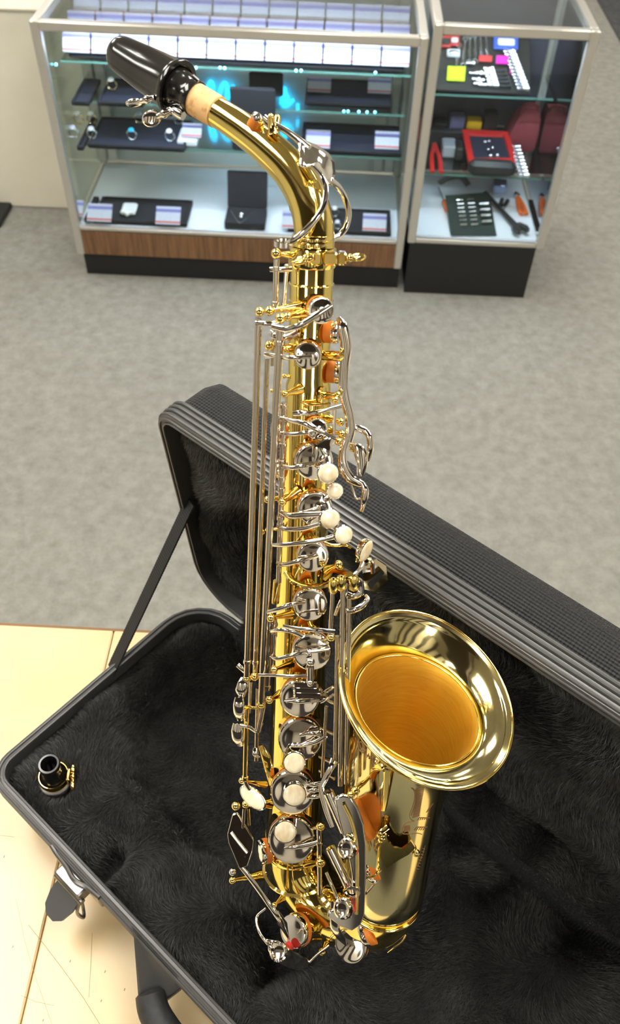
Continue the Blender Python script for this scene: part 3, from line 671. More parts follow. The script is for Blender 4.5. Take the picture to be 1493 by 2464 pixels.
cc_ = S(683, 584, 0.011); part(MB().loft([[cc_ + (r_*math.cos(q))*SR*1.1 + r_*math.sin(q)*(SN*0.8-AX*0.2) + AX*z for q in np.linspace(0, 2*math.pi, 24, endpoint=False)] for r_, z in ((0.0038, -0.0014), (0.0052, -0.0016), (0.0052, 0.0012), (0.0038, 0.0012), (0.0036, -0.0014))], cap=False), 'octave_ring', NICKEL, sad)
# octave mechanism below the receiver
post([(665, 610, 0.012, 13)], 704, 614, 0.006, 10, wide=0.9)
rod(666, 624, 0.012, 663, 736, 0.013, 15, rings=(0.2, 0.95)); rod(690, 650, 0.010, 683, 738, 0.012, 10, rings=(0.02, 0.95))
arm([(650, 648, 0.012), (672, 649, 0.013), (702, 647, 0.010)], 13)
part(MB().ball(S(690, 640, 0.011), 0.0014), 'rod_tip', NICKEL)

# ------------------------------------------------------------- long rods on the left
post([(625, 750, 0.020, 12), (649, 748, 0.018, 12)], 722, 735, 0.011, 11, wide=1.1)
post([(675, 766, 0.026, 13), (693, 762, 0.025, 11)], 738, 752, 0.013, 12, wide=1.1)
rod(623, 765, 0.020, 594, 1628, 0.034, 15.5, rings=(0.95,))
rod(643, 862, 0.014, 614, 1620, 0.026, 12, rings=(0.96,))
rod(675, 782, 0.026, 629, 1688, 0.038, 18, rings=(0.04,))
rod(659, 795, 0.010, 655, 880, 0.010, 8)
arm([(616, 778, 0.021), (645, 779, 0.023), (668, 778, 0.022)], 14)
arm([(652, 800, 0.018), (662, 808, 0.022), (690, 812, 0.022), (715, 800, 0.018)], 18)
arm([(664, 813, 0.026), (690, 812, 0.024), (720, 806, 0.016)], 10)
mb = MB()
for k in range(5): mb.lathe(S(700+4*k, 802+1.5*k, 0.014), SR, [(0.0026, -0.0006), (0.0032, 0), (0.0026, 0.0006)], 14, cap=False)
part(mb, 'spring', NICKEL_ROD)
post([(594, 1633, 0.034, 10.5), (613, 1628, 0.030, 10.5)], 660, 1615, 0.018, 8)
post([(629, 1694, 0.038, 11), (648, 1684, 0.034, 10)], 675, 1670, 0.020, 8)
post([(630, 1280, 0.012, 8), (645, 1275, 0.012, 7)], 690, 1270, 0.008, 6)
# ------------------------------------------------------------- palm keys and high cups
k1 = cup(775, 748, 33, 0.031, phi=18, k=0.3)
arm([(655, 785, 0.026), (690, 792, 0.030), (722, 783, 0.034), (760, 760, 0.034), (800, 735, 0.032)], 16, k1, taper=(0.8, 1, 1, 0.9, 0.5))
k2 = cup(740, 857, 34, 0.032, phi=-4, k=0.35)
arm([(637, 852, 0.018), (665, 857, 0.024), (700, 861, 0.032), (752, 858, 0.0335)], 12, k2, taper=(0.9, 1, 1, 0.8))
post([(648, 832, 0.016, 12)], 705, 838, 0.006, 9); post([(688, 842, 0.012, 8)], 715, 845, 0.008, 9)
k3 = cup(818, 800, 27, 0.010, nv=SR*0.93+SN*0.28+AX*0.05, t=0.004)
k4 = cup(824, 897, 27, 0.006, nv=SR*0.95+SN*0.2, t=0.004)
arm([(815, 764, 0.012), (824, 785, 0.014), (833, 830, 0.014), (829, 880, 0.013), (827, 930, 0.012), (832, 965, 0.012), (841, 1000, 0.012), (844, 1032, 0.012), (838, 1062, 0.012)], 31, k3, 'palm_lever', flat=0.35, taper=(0.35, 0.85, 0.9, 0.75, 0.8, 0.8, 0.75, 0.8, 0.7))
arm([(840, 1040, 0.012), (826, 1085, 0.013), (826, 1120, 0.014), (842, 1150, 0.014), (862, 1162, 0.014), (874, 1166, 0.014)], 22, k3, 'palm_lever', flat=0.4, taper=(0.8, 0.8, 1.1, 1.1, 1.0, 0.7))
arm([(873, 1162, 0.014), (880, 1180, 0.015), (877, 1205, 0.015), (871, 1230, 0.014)], 17, k3, 'palm_touch', flat=0.75, taper=(0.7, 1, 1, 0.6))
arm([(838, 1032, 0.010), (858, 1030, 0.012), (876, 1036, 0.013), (885, 1042, 0.014)], 17, k4, 'palm_lever', flat=0.4)
arm([(880, 1034, 0.014), (890, 1052, 0.015), (892, 1080, 0.015), (886, 1108, 0.014)], 17, k4, 'palm_touch', flat=0.75, taper=(0.7, 1, 1, 0.7))
arm([(842, 1075, 0.006), (862, 1082, 0.008), (872, 1108, 0.009), (868, 1145, 0.009)], 34, k4, 'palm_touch', flat=0.3, taper=(0.5, 0.9, 0.9, 0.5))
arm([(818, 1136, 0.010), (838, 1152, 0.010), (850, 1180, 0.010), (858, 1200, 0.011), (868, 1200, 0.012)], 6, k4, 'spring_wire', flat=1)
part(MB().tube([S(786, 856, 0.008), S(806, 856, 0.016), S(822, 857, 0.018), S(828, 857, 0.018)], [0.0030, 0.0031, 0.0031, 0.0012], 16), 'post', BRASS_POST)
post([(686, 948, 0.024, 10)], 722, 937, 0.013, 10, wide=1.2)
post([(807, 962, 0.020, 10), (813, 950, 0.016, 9)], 780, 952, 0.010, 9, wide=1.2)
part(MB().lathe(S(778, 950, 0.012), SR*0.9+SN*0.5, [(0.0052, -0.001), (0.0052, 0.0004), (0.003, 0.001)], 20), 'post_foot', BRASS_POST)
arm([(728, 967, 0.017), (734, 972, 0.020), (760, 974, 0.021), (796, 971, 0.020)], 7, None, 'guard_bar', BRASS_POST, flat=0.8)
post([(654, 940, 0.006, 5)], 668, 940, 0.004, 5); post([(684, 905, 0.004, 6)], 700, 905, 0.002, 5)
lv = arm([(706, 996, 0.030), (722, 994, 0.031), (738, 995, 0.031), (772, 990, 0.030), (822, 977, 0.026)], 13, None, 'side_lever', taper=(1.0, 1.3, 0.8, 0.75, 0.9))
rod(806, 985, 0.024, 803, 1056, 0.027, 9)
for u, v, h, r in ((820, 1015, 0.014, 10.5), (823, 1044, 0.014, 10), (815, 1062, 0.022, 10)):
    post([(u, v, h, r)], u-26, v-8, 0.006, 7)
# stack rod with hinge tubes
rod(684, 968, 0.024, 671, 1402, 0.029, 14, rings=(0.02, 0.1, 0.17, 0.22, 0.31, 0.34, 0.40, 0.46, 0.52, 0.62, 0.66))
rod(652, 1238, 0.030, 640, 1476, 0.034, 14, m=NICKEL, rings=(0.03,))
rod(662, 1490, 0.034, 655, 1612, 0.036, 12, rings=(0.1, 0.3, 0.75))
rod(650, 1488, 0.032, 643, 1660, 0.034, 13, rings=(0.95,))
part(MB().tube([S(667, 1398, 0.028), S(663, 1450, 0.028)], 0.0026, 14), 'rod_sleeve', BRASS_POST)
post([(645, 1202, 0.026, 10)], 690, 1195, 0.014, 8); post([(680, 1208, 0.029, 10)], 716, 1183, 0.016, 10, wide=1.2)
post([(652, 1487, 0.036, 11)], 700, 1478, 0.020, 8); post([(660, 1611, 0.038, 10)], 700, 1598, 0.020, 8)
# ------------------------------------------------------------- upper stack
c1 = cup(764, 1033, 27, 0.030, phi=12, k=0.35)
arm([(676, 1043, 0.026), (705, 1045, 0.031), (735, 1041, 0.034), (757, 1038, 0.033)], 11, c1, taper=(1, 1, 1, 0.6))
arm([(676, 1008, 0.026), (705, 1013, 0.032), (735, 1020, 0.036), (765, 1036, 0.037), (806, 1056, 0.034)], 13, None, 'side_lever', taper=(1, 1, 1.1, 0.9, 0.9))
cside = cup(655, 1040, 24, 0.004, nv=-SR*0.93+SN*0.3)
cs2 = cup(656, 1130, 25, 0.004, nv=-SR*0.93+SN*0.3)
c2 = cup(757, 1112, 47, 0.031, phi=10, k=0.4)
arm([(676, 1121, 0.027), (700, 1126, 0.032), (728, 1122, 0.0345), (757, 1117, 0.034)], 12, c2, taper=(1, 1, 1, 0.6))
arm([(806, 1058, 0.034), (790, 1068, 0.037), (776, 1086, 0.039), (762, 1110, 0.039)], 42, None, 'side_touch', flat=0.16, taper=(0.2, 0.8, 1.0, 0.35))
pearl(790, 1139, 24, 0.047, phi=25, k=0.5)
pearl(807, 1182, 19, 0.044, phi=25, k=0.5)
part(MB().tube([S(785, 1200, 0.030), S(798, 1192, 0.038)], 0.0024, 10), 'touch_arm', NICKEL)
c3 = cup(759, 1225, 43, 0.032, phi=10, k=0.4)
arm([(676, 1232, 0.028), (698, 1241, 0.033), (735, 1239, 0.0365), (782, 1236, 0.040)], 17, c3, taper=(0.8, 1, 1, 0.9))
pearl(795, 1248, 23.5, 0.049, phi=28, k=0.5)
arm([(668, 1266, 0.029), (690, 1273, 0.033), (730, 1272, 0.037), (768, 1262, 0.040)], 13, c3, 'key_arm', taper=(0.8, 1, 1, 0.8))
arm([(648, 1312, 0.032), (680, 1311, 0.038), (730, 1306, 0.043), (775, 1299, 0.045), (808, 1290, 0.046)], 13, None, 'side_lever', taper=(0.9, 1, 1, 1, 1.2))
pearl(828, 1287, 22, 0.051, phi=35, k=0.5)
arm([(780, 1306, 0.036), (800, 1312, 0.036), (830, 1312, 0.034), (844, 1318, 0.030)], 8, None, 'touch_arm', BRASS_POST)
c4 = cup(754, 1341, 39, 0.033, phi=8, k=0.4)
arm([(667, 1358, 0.030), (690, 1358, 0.034), (720, 1350, 0.037), (766, 1338, 0.036)], 13, c4, taper=(0.9, 1, 1, 0.5))
post([(815, 1358, 0.028, 11)], 790, 1372, 0.016, 9)
# ------------------------------------------------------------- left-hand little-finger cluster on the right
pearl(882, 1326, 17, 0.034, nv=SR*0.75-AX*0.1+SN*0.9, asp=1.65, dirv=AX*0.85+SR*0.5)
for a, b_, w_, nm in (((862, 1352, 0.028), (894, 1302, 0.028), 13, 'touch_arm'),):
    arm([a, ((a[0]+b_[0])/2-10, (a[1]+b_[1])/2, 0.028), b_], w_, None, nm)
mb = MB(); mb.plate([S(872, 1365, 0.022), S(905, 1345, 0.020), (S(930, 1362, 0.014)), S(934, 1400, 0.010), S(905, 1425, 0.012), S(878, 1418, 0.020)], -SN*0.002)
tb_ = part(mb, 'table_key', mat('dark_nickel', (0.30, 0.30, 0.30), 0.08, 1.0))
part(MB().plate([S(884, 1405, 0.026), S(918, 1372, 0.020), S(926, 1380, 0.018), S(892, 1418, 0.024)], -SN*0.002), 'table_roller', NICKEL, tb_)
part(MB().tube([S(898, 1378, 0.024), S(896, 1355, 0.025), S(890, 1345, 0.026)], 0.0016, 8), 'table_arm', NICKEL, tb_)
arm([(842, 1396, 0.042), (852, 1385, 0.042), (868, 1368, 0.036), (874, 1352, 0.032)], 13, tb_, 'table_arm')
arm([(856, 1395, 0.038), (866, 1400, 0.036), (868, 1432, 0.036)], 16, tb_, 'table_arm', flat=0.4)
arm([(836, 1402, 0.044), (830, 1430, 0.044), (815, 1460, 0.042), (808, 1480, 0.040)], 10, tb_, 'table_arm')
arm([(820, 1466, 0.044), (842, 1470, 0.046), (866, 1462, 0.044), (884, 1444, 0.038), (880, 1432, 0.034)], 15, tb_, 'crescent_touch', flat=0.45, taper=(0.7, 1.1, 1.2, 1.0, 0.6))
arm([(836, 1432, 0.040), (850, 1436, 0.040), (868, 1430, 0.036)], 18, tb_, 'crescent_touch', flat=0.4)
for u, v, h in ((803, 1402, 0.049), (822, 1396, 0.048), (852, 1396, 0.044)):
    P = S(u, v, h); part(MB().lathe(P, AX, [(0.0022, -0.007), (0.0030, -0.006), (0.0032, 0.001), (0.0028, 0.0022), (0.0016, 0.0024), (0.0016, 0.0018), (0.0001, 0.0018)], 18), 'post', BRASS_POST)
rod(802, 1412, 0.048, 795, 1530, 0.050, 11)
rod(826, 1415, 0.046, 819, 1890, 0.066, 12.5); rod(841, 1440, 0.044, 834, 1885, 0.062, 12.5); rod(812, 1530, 0.046, 806, 1830, 0.058, 9)
post([(797, 1533, 0.050, 11)], 770, 1545, 0.022, 7)
# ------------------------------------------------------------- lower stack
c5 = cup(748, 1456, 42, 0.034, phi=8, k=0.4)
arm([(643, 1474, 0.036), (670, 1466, 0.040), (700, 1455, 0.041), (736, 1450, 0.0375)], 13, c5, taper=(0.9, 1, 1, 0.5))
arm([(682, 1506, 0.044), (715, 1512, 0.048), (760, 1516, 0.051), (806, 1520, 0.051)], 13, None, 'side_lever', taper=(0.7, 0.8, 1, 1))
arm([(652, 1520, 0.036), (672, 1516, 0.040), (700, 1519, 0.042), (728, 1532, 0.040)], 12, None, 'side_lever')
c6 = cup(752, 1570, 48, 0.036, phi=8, k=0.4)
arm([(651, 1582, 0.037), (670, 1585, 0.041), (720, 1573, 0.043), (795, 1563, 0.039)], 12, c6, taper=(0.9, 1, 1, 0.6))
mb = MB(); mb.tube([S(747, 1604, 0.045), S(747, 1640, 0.046)], 0.0026, 14); ball(mb, 747, 1592, 0.046, 11); ball(mb, 747, 1643, 0.047, 10)
adj = part(mb, 'adjuster', NICKEL)
mb = MB()
for k, (u, v) in enumerate(((736, 1648), (742, 1660), (748, 1672))): mb.box(S(u, v, 0.047-0.001*k), (0.017+0.003*k, 0.0045, 0.004), np.stack([SR, AX, SN], 1), bev=0.0012)
part(mb, 'linkage_block', NICKEL, adj)
arm([(622, 1624, 0.038), (660, 1625, 0.042), (700, 1627, 0.045), (738, 1625, 0.046)], 9, None, 'side_lever')
c7 = cup(722, 1682, 48, 0.036, phi=3, k=0.45)
arm([(684, 1687, 0.0375), (720, 1688, 0.040), (770, 1683, 0.039)], 16, c7, taper=(0.15, 0.9, 0.9))
arm([(770, 1676, 0.040), (788, 1662, 0.042), (806, 1652, 0.046)], 11, c7); arm([(772, 1690, 0.038), (790, 1680, 0.040), (806, 1670, 0.046)], 9, c7)
c8 = cup(724, 1780, 54, 0.038, phi=3, k=0.5)
arm([(694, 1796, 0.0395), (725, 1794, 0.041), (760, 1786, 0.042), (786, 1772, 0.043)], 13, c8, taper=(0.3, 0.8, 1, 0.9)); arm([(722, 1772, 0.0395), (750, 1765, 0.041), (772, 1770, 0.042)], 12, c8, taper=(0.4, 1, 0.8))
pearl(709, 1836, 25, 0.052, phi=0, k=0.55)
c9 = cup(704, 1908, 55, 0.040, phi=0, k=0.5); pearl(709, 1913, 26.5, 0.0445, phi=0, k=0.5, parent=c9)
for v, w_ in ((1890, 15), (1904, 14), (1920, 13)): arm([(740, v, 0.0415), (756, v-2, 0.043), (776, v-6, 0.043)], w_, c9, taper=(0.5, 1, 0.9))
c10 = cup(702, 2022, 58, 0.042, phi=0, k=0.55); pearl(687, 2002, 25.5, 0.0475, phi=0, k=0.55, parent=c10)
arm([(668, 2043, 0.0435), (705, 2040, 0.046), (740, 2034, 0.046), (768, 2026, 0.046)], 16, c10, taper=(0.12, 0.8, 1, 0.8))
rod(768, 1985, 0.044, 770, 2150, 0.050, 13, NICKEL, rings=(0.25, 0.5, 0.55)); rod(786, 1700, 0.040, 776, 1870, 0.046, 9)
for v in (1655, 1730, 1800, 1835): rod(770, v+20, 0.030, 806, v+38, 0.040, 10, m=NICKEL_ROD)
post([(772, 1988, 0.048, 11)], 745, 1995, 0.026, 8); post([(772, 2075, 0.050, 12)], 740, 2080, 0.028, 8)
part(MB().lathe(S(715, 2090, 0.020), AX, [(0.0255, -0.0015), (0.0275, -0.0005), (0.0275, 0.0005), (0.0255, 0.0015)], 40, cap=False), 'body_ring', BRASS_POST)
# ------------------------------------------------------------- side keys on the left
for (pts_, w_) in (([(572, 1600, 0.030), (580, 1607, 0.031), (590, 1616, 0.031)], 13), ([(590, 1632, 0.034), (586, 1645, 0.036), (581, 1662, 0.037), (582, 1676, 0.036)], 28), ([(576, 1678, 0.038), (575, 1695, 0.040), (576, 1716, 0.040), (578, 1733, 0.038)], 27), ([(572, 1740, 0.040), (571, 1758, 0.041), (573, 1778, 0.041), (578, 1794, 0.039)], 28)):
    arm(pts_, w_, None, 'side_touch', flat=0.4, taper=(0.75, 1, 1, 0.6) if len(pts_) > 3 else None)
arm([(577, 1745, 0.041), (600, 1750, 0.040), (618, 1760, 0.038), (630, 1740, 0.036)], 10, None, 'side_lever')
rod(594, 1705, 0.036, 590, 1876, 0.042, 12, m=BRASS_POST, rings=(0.97,)); rod(604, 1640, 0.030, 600, 1715, 0.033, 8)
arm([(590, 1700, 0.036), (605, 1702, 0.034), (625, 1706, 0.034)], 8, None, 'side_lever', BRASS_POST)
rod(621, 1655, 0.030, 617, 1830, 0.036, 10); rod(634, 1700, 0.036, 622, 1760, 0.038, 12)
arm([(616, 1800, 0.036), (614, 1815, 0.038), (622, 1822, 0.036)], 12, None, 'side_touch', flat=0.4)
for pts_ in ([(628, 1795, 0.026), (640, 1820, 0.028), (650, 1860, 0.028), (654, 1890, 0.026)],): arm(pts_, 22, None, 'key_guard', BRASS, flat=0.3, taper=(0.5, 1, 1, 0.5))
# E flat touch with long pearl, posts and plates near the bow
pearl(608, 1919, 18.5, 0.046, nv=SN*0.75+AX*0.75-SR*0.35, asp=2.0, dirv=SR*0.75-AX*0.62)
arm([(590, 1880, 0.042), (594, 1890, 0.042), (605, 1905, 0.042)], 12, None, 'touch_arm'); post([(582, 1878, 0.040, 8)], 638, 1888, 0.022, 6)
post([(568, 1939, 0.044, 11), (592, 1935, 0.042, 10)], 650, 1935, 0.022, 8); post([(560, 2118, 0.046, 9)], 632, 2105, 0.022, 9)
DKN = mat('mirror_nickel', (0.62, 0.61, 0.60), 0.05, 1.0)
plt_ = part(MB().plate([S(560, 1960, 0.0365), S(572, 1957, 0.0360), S(611, 2022, 0.0476), S(608, 2052, 0.0529), S(596, 2086, 0.0589), S(576, 2092, 0.0600), S(550, 2030, 0.0490), S(547, 2010, 0.0454)], -SN*0.0022), 'foot_touch', DKN)
mdb = plt_.modifiers.new('edge', 'BEVEL'); mdb.width = 0.0008; mdb.segments = 3
for o_ in (0, 9): arm([(556-o_*0.4, 2003+o_, 0.0452), (575-o_*0.4, 2028+o_, 0.0497), (595-o_*0.4, 2053+o_, 0.0542)], 6, plt_, 'ridge', flat=0.8)
ecup = cup(622, 2052, 30, 0.030, nv=-SR*0.88+SN*0.40+AX*0.1, chim=True)
mb = MB(); ball(mb, 560, 2098, 0.046, 9); part(mb, 'pivot_ball', NICKEL)
rod(588, 1945, 0.040, 584, 2005, 0.042, 8); rod(598, 1945, 0.038, 600, 1985, 0.040, 7, m=BRASS_POST)
# low C arm, cup and its guard with bumper
lc = cup(703, 2242, 40, 0.050, nv=-SR*0.55+SN*0.55+AX*0.42, t=0.005)
arm([(577, 2082, 0.057), (604, 2115, 0.060), (640, 2165, 0.062), (668, 2205, 0.066), (692, 2252, 0.060)], 14, lc, taper=(0.8, 1, 1, 1.1, 0.5))
arm([(668, 2192, 0.066), (680, 2222, 0.062), (696, 2260, 0.058)], 24, lc, flat=0.35, taper=(0.3, 1, 0.2))
post([(660, 2178, 0.050, 7)], 680, 2160, 0.030, 6)
def guard(name, pts_, wpx, m=NICKEL, parent=None, flat=0.25): return arm(pts_, wpx, parent, name, m, flat=flat, k=6)
g1 = guard('key_guard', [(640, 2186, 0.056), (618, 2208, 0.060), (626, 2245, 0.070), (645, 2272, 0.074)], 7, flat=0.8)
part(MB().plate([S(640, 2262, 0.076), S(672, 2268, 0.074), (S(700, 2288, 0.070)), S(722, 2300, 0.066), S(746, 2314, 0.062), S(742, 2328, 0.062), S(720, 2338, 0.066), S(690, 2328, 0.070), S(660, 2312, 0.076), S(646, 2290, 0.078)], -SN*0.0018), 'guard_plate', NICKEL, g1).modifiers.new('edge', 'BEVEL').width = 0.0007
guard('guard_leg', [(744, 2316, 0.062), (765, 2296, 0.056), (792, 2276, 0.050)], 8, parent=g1, flat=0.8)
def bumper(u, v, h, rpx, nv, parent):
    P = S(u, v, h); R = rpx/ppm(P); n_ = nrm(nv)
    b = part(MB().lathe(P, n_, [(R, -0.004), (R*1.15, -0.002), (R*1.15, 0.001), (R*0.95, 0.0018), (R*0.78, 0.0012), (R*0.7, -0.0005), (R*0.5, -0.0008), (0.0001, -0.0008)], 30), 'bumper_screw', NICKEL, parent, ang=30)
    part(MB().lathe(P - n_*0.004, n_, [(R*0.8, -0.004), (R*0.85, 0)], 20), 'felt', FELT, parent)
bumper(671, 2291, 0.078, 19, SN*0.5+AX*0.75-SR*0.25, g1)
part(MB().tube([S(694, 2280, 0.060), S(700, 2274, 0.058)], 0.0036, 14), 'felt', FELT, g1)
post([(776, 2290, 0.050, 10)], 790, 2262, 0.036, 9)
# ------------------------------------------------------------- low B and B flat keys with the big guard
_ed = -SR*0.85 - AX*0.46 - SN*0.05
lb1 = cup(850, 1980, 50, 0.070, nv=_ed, t=0.006, chim=False); lb2 = cup(884, 2084, 42, 0.062, nv=_ed, t=0.005, chim=False)
lb4 = cup(886, 1918, 38, 0.058, nv=_ed, t=0.005, chim=False); lb5 = cup(872, 2240, 37, 0.060, nv=_ed, t=0.005, chim=False)
lb3 = cup(842, 2278, 41, 0.064, nv=-SR*0.38+SN*0.70+AX*0.45, t=0.005)
arm([(800, 2170, 0.072), (806, 2230, 0.074), (822, 2258, 0.072), (834, 2276, 0.070)], 24, lb3, flat=0.3, taper=(0.3, 0.9, 0.8, 0.15))
GP = [(806, 1922, 0.0796), (826, 1914, 0.0790), (846, 1918, 0.0793), (862, 1945, 0.0815), (876, 1985, 0.0846), (882, 2032, 0.0884), (882, 2110, 0.0945), (878, 2200, 0.1017), (870, 2226, 0.1037), (848, 2242, 0.1050), (822, 2233, 0.1043), (800, 2216, 0.1029), (788, 2208, 0.1023), (790, 2196, 0.1014), (804, 2190, 0.1009), (828, 2206, 0.1021), (842, 2206, 0.1021), (846, 2180, 0.1001), (848, 2110, 0.0945), (838, 2052, 0.0899), (822, 2000, 0.0858), (812, 1960, 0.0826)]
big = part(MB().plate([S(*q) for q in GP], -SN*0.003), 'key_guard', DKN)
mdb = big.modifiers.new('edge', 'BEVEL'); mdb.width = 0.0011; mdb.segments = 3
guard('guard_edge', [(828, 1936, 0.0819), (846, 1975, 0.0850), (858, 2030, 0.0894), (861, 2100, 0.0949), (858, 2200, 0.1029)], 8, BRASS_POST, big, flat=0.6)
guard('guard_leg', [(880, 2112, 0.0927), (902, 2106, 0.078), (930, 2078, 0.070), (950, 2056, 0.064)], 9, BRASS, big, flat=0.8)
guard('guard_leg', [(880, 2150, 0.0957), (896, 2132, 0.078), (914, 2112, 0.072)], 10, NICKEL, big, flat=0.6)
bumper(836, 2042, 0.0931, 21, SN*0.55+AX*0.62-SR*0.5, big); bumper(826, 2186, 0.1046, 21, SN*0.55+AX*0.62-SR*0.5, big)
part(MB().lathe(S(848, 2145, 0.0978), SN, [(0.0026, 0), (0.0052, 0.0003), (0.0056, 0.001), (0.0030, 0.001)], 20, cap=False), 'guard_hole', NICKEL, big)
# rods and levers beside it
arm([(806, 1830, 0.064), (796, 1850, 0.068), (778, 1885, 0.070), (774, 1900, 0.071), (786, 1950, 0.076), (800, 1990, 0.080)], 17, None, 'low_lever', flat=0.35, taper=(1.4, 0.9, 0.8, 0.8, 0.8, 0.6))
for (a, b_, w_) in (((790, 1905, 0.074), (830, 1998, 0.082), 26), ((795, 2040, 0.074), (838, 2128, 0.084), 24), ((786, 2100, 0.066), (812, 2160, 0.074), 8)):
    rod(*a, *b_, w_, NICKEL)
post([(856, 1902, 0.074, 11)], 886, 1868, 0.052, 9, wide=0.8); post([(845, 1912, 0.078, 10)], 868, 1888, 0.058, 8, wide=0.8)
def bell_strip(pts_, wpx, offm=0.006):
    P = catmull([SO(u, v, o) for u, v, o in pts_], 6); r = wpx/2/ppm(P[len(P)//2])
    return part(MB().tube(P, r, 10, flat=0.3, fdir=nrm(O-P[0])), 'key_guard', BRASS, ang=60)
bell_strip([(897, 1872, 0.004), (904, 1852, 0.011), (920, 1845, 0.013), (931, 1858, 0.011), (929, 1905, 0.008), (922, 1950, 0.003)], 17)
bell_strip([(903, 2028, 0.004), (912, 2008, 0.012), (934, 1990, 0.006)], 12); bell_strip([(906, 2044, 0.004), (916, 2022, 0.013), (932, 2006, 0.008)], 12)
gp = [(928, 2006, .012), (934, 2024, .012), (950, 2040, .011), (968, 2044, .010), (984, 2032, .010), (990, 2025, .010), (1000, 2040, .006), (985, 2056, .004), (960, 2070, .004), (930, 2090, .006), (915, 2060, .008), (918, 2030, .010)]
part(MB().plate([SO(*q) for q in gp], -SN*0.0018), 'key_guard', BRASS)
mb = MB(); P = SO(1002, 2052, 0.004); mb.ball(P, 0.0028); part(mb, 'guard_foot', BRASS_POST)
guard('bow_guard', [(978, 2249, 0.058), (968, 2266, 0.060), (950, 2280, 0.060), (935, 2292, 0.058)], 6, BRASS_POST, None, flat=0.6)
for k_ in ('_n',):
    for o_ in list(sax.children):
        if k_ in o_: del o_[k_]

# ================================================================ SHOWCASES
ALU = mat('satin_aluminium', (0.62, 0.60, 0.55), 0.38, 0.75)
PANE = glass('case_glass', (0.93, 0.975, 0.965), 0.55)
SHELFG = glass('shelf_glass', (0.96, 0.985, 0.975), 0.6)
GEDGE = mat('green_glass_edge', (0.16, 0.36, 0.30), 0.15, 0.0, Transmission_Weight=0.3)
WALNUT = noise_mix(mat('walnut_laminate', (0.2, 0.1, 0.045), 0.4), (0.24, 0.125, 0.055), (0.115, 0.055, 0.024), 11, 5, 0.6, stretch=(9, 9, 0.55), lo=0.32, hi=0.68)
BLACKP = mat('black_base', (0.008, 0.008, 0.008), 0.55)
DECK = mat('white_deck', (0.88, 0.90, 0.96), 0.35)
BACKP = mat('grey_back_panel', (0.66, 0.70, 0.69), 0.45)
LEDM = emis('led_strip', (0.70, 0.81, 1.0), LED_POWER)
CYAN = emis('cyan_reflection_glow', (0.0, 0.50, 1.0), 4.5)
BEAD = emis('cyan_glint_glow', (0.05, 0.6, 1.0), 6.0)
YB = 3.22
def frame_bar(p, q, w_, d_, parent, name):
    p, q = np.asarray(p, float), np.asarray(q, float); c = (p+q)/2; s = np.abs(q-p); s = np.where(s < 1e-6, 0, s)
    ax_ = int(np.argmax(s)); size = [w_, w_, w_]; size[ax_] = s[ax_]
    if ax_ != 1 and d_: size[1] = d_
    return MB().box(c, size, bev=0.003).build(name, ALU, parent)
def cabinet(name, label, x0, x1, y0, zt, zdeck, zrail, lower_mat, side_right=None, backm=None):
    backm = backm or BACKP
    e = thing(name, label, 'showcase', ((x0+x1)/2, (y0+YB)/2, 0)); W = x1-x0; w_ = 0.028
    for x in (x0+w_/2, x1-w_/2):
        for y in (y0+w_/2, YB-w_/2): frame_bar((x, y, zrail), (x, y, zt), w_, None, e, 'frame_post')
        frame_bar((x, y0+w_, zt-w_/2), (x, YB-w_, zt-w_/2), w_, None, e, 'frame_rail')
        frame_bar((x, y0+w_, zdeck-0.007), (x, YB-w_, zdeck-0.007), 0.016, None, e, 'frame_rail')
    for y in (y0+w_/2, YB-w_/2):
        frame_bar((x0+w_, y, zt-w_/2), (x1-w_, y, zt-w_/2), w_, None, e, 'frame_rail')
        frame_bar((x0+w_, y, zdeck-0.009), (x1-w_, y, zdeck-0.009), 0.018, None, e, 'frame_rail')
    MB().box(((x0+x1)/2, (y0+YB)/2, zt-0.004), (W-0.03, YB-y0-0.03, 0.006)).build('top_glass', PANE, e, smooth=False)
    MB().box(((x0+x1)/2, y0+0.010, (zt+zdeck)/2), (W-0.03, 0.005, zt-zdeck-0.02)).build('front_glass', PANE, e, smooth=False)
    MB().box((x0+0.010, (y0+YB)/2, (zt+zdeck)/2), (0.005, YB-y0-0.03, zt-zdeck-0.02)).build('side_glass', PANE, e, smooth=False)
    MB().box((x1-0.010, (y0+YB)/2, (zt+zdeck)/2), (0.005, YB-y0-0.03, zt-zdeck-0.02)).build('side_glass' if side_right is None else 'side_mirror', side_right or PANE, e, smooth=False)
    MB().box(((x0+x1)/2, YB-0.012, (zt+zdeck)/2), (W-0.03, 0.012, zt-zdeck-0.02)).build('back_panel', backm, e, smooth=False)
    MB().box(((x0+x1)/2, (y0+YB)/2, zdeck-0.012), (W-0.02, YB-y0-0.02, 0.020)).build('deck', DECK, e, smooth=False)
    MB().box(((x0+x1)/2, y0+0.040, zt-0.013), (W-0.06, 0.026, 0.006)).box(((x0+x1)/2, y0+0.030, zt-0.021), (W-0.06, 0.004, 0.022)).build('led_housing', ALU, e, smooth=False)
    MB().box(((x0+x1)/2, y0+0.043, zt-0.0215), (W-0.08, 0.014, 0.010), bev=0.002).build('led_strip', LEDM, e)
    return e
def shelf(e, x0, x1, ya, yb, z):
    s = MB().box(((x0+x1)/2, (ya+yb)/2, z-0.003), (x1-x0, yb-ya, 0.006)).build('glass_shelf', SHELFG, e, smooth=False)
    MB().box(((x0+x1)/2, ya-0.0008, z-0.003), (x1-x0, 0.0016, 0.0062)).build('shelf_edge', GEDGE, s, smooth=False)
    return s
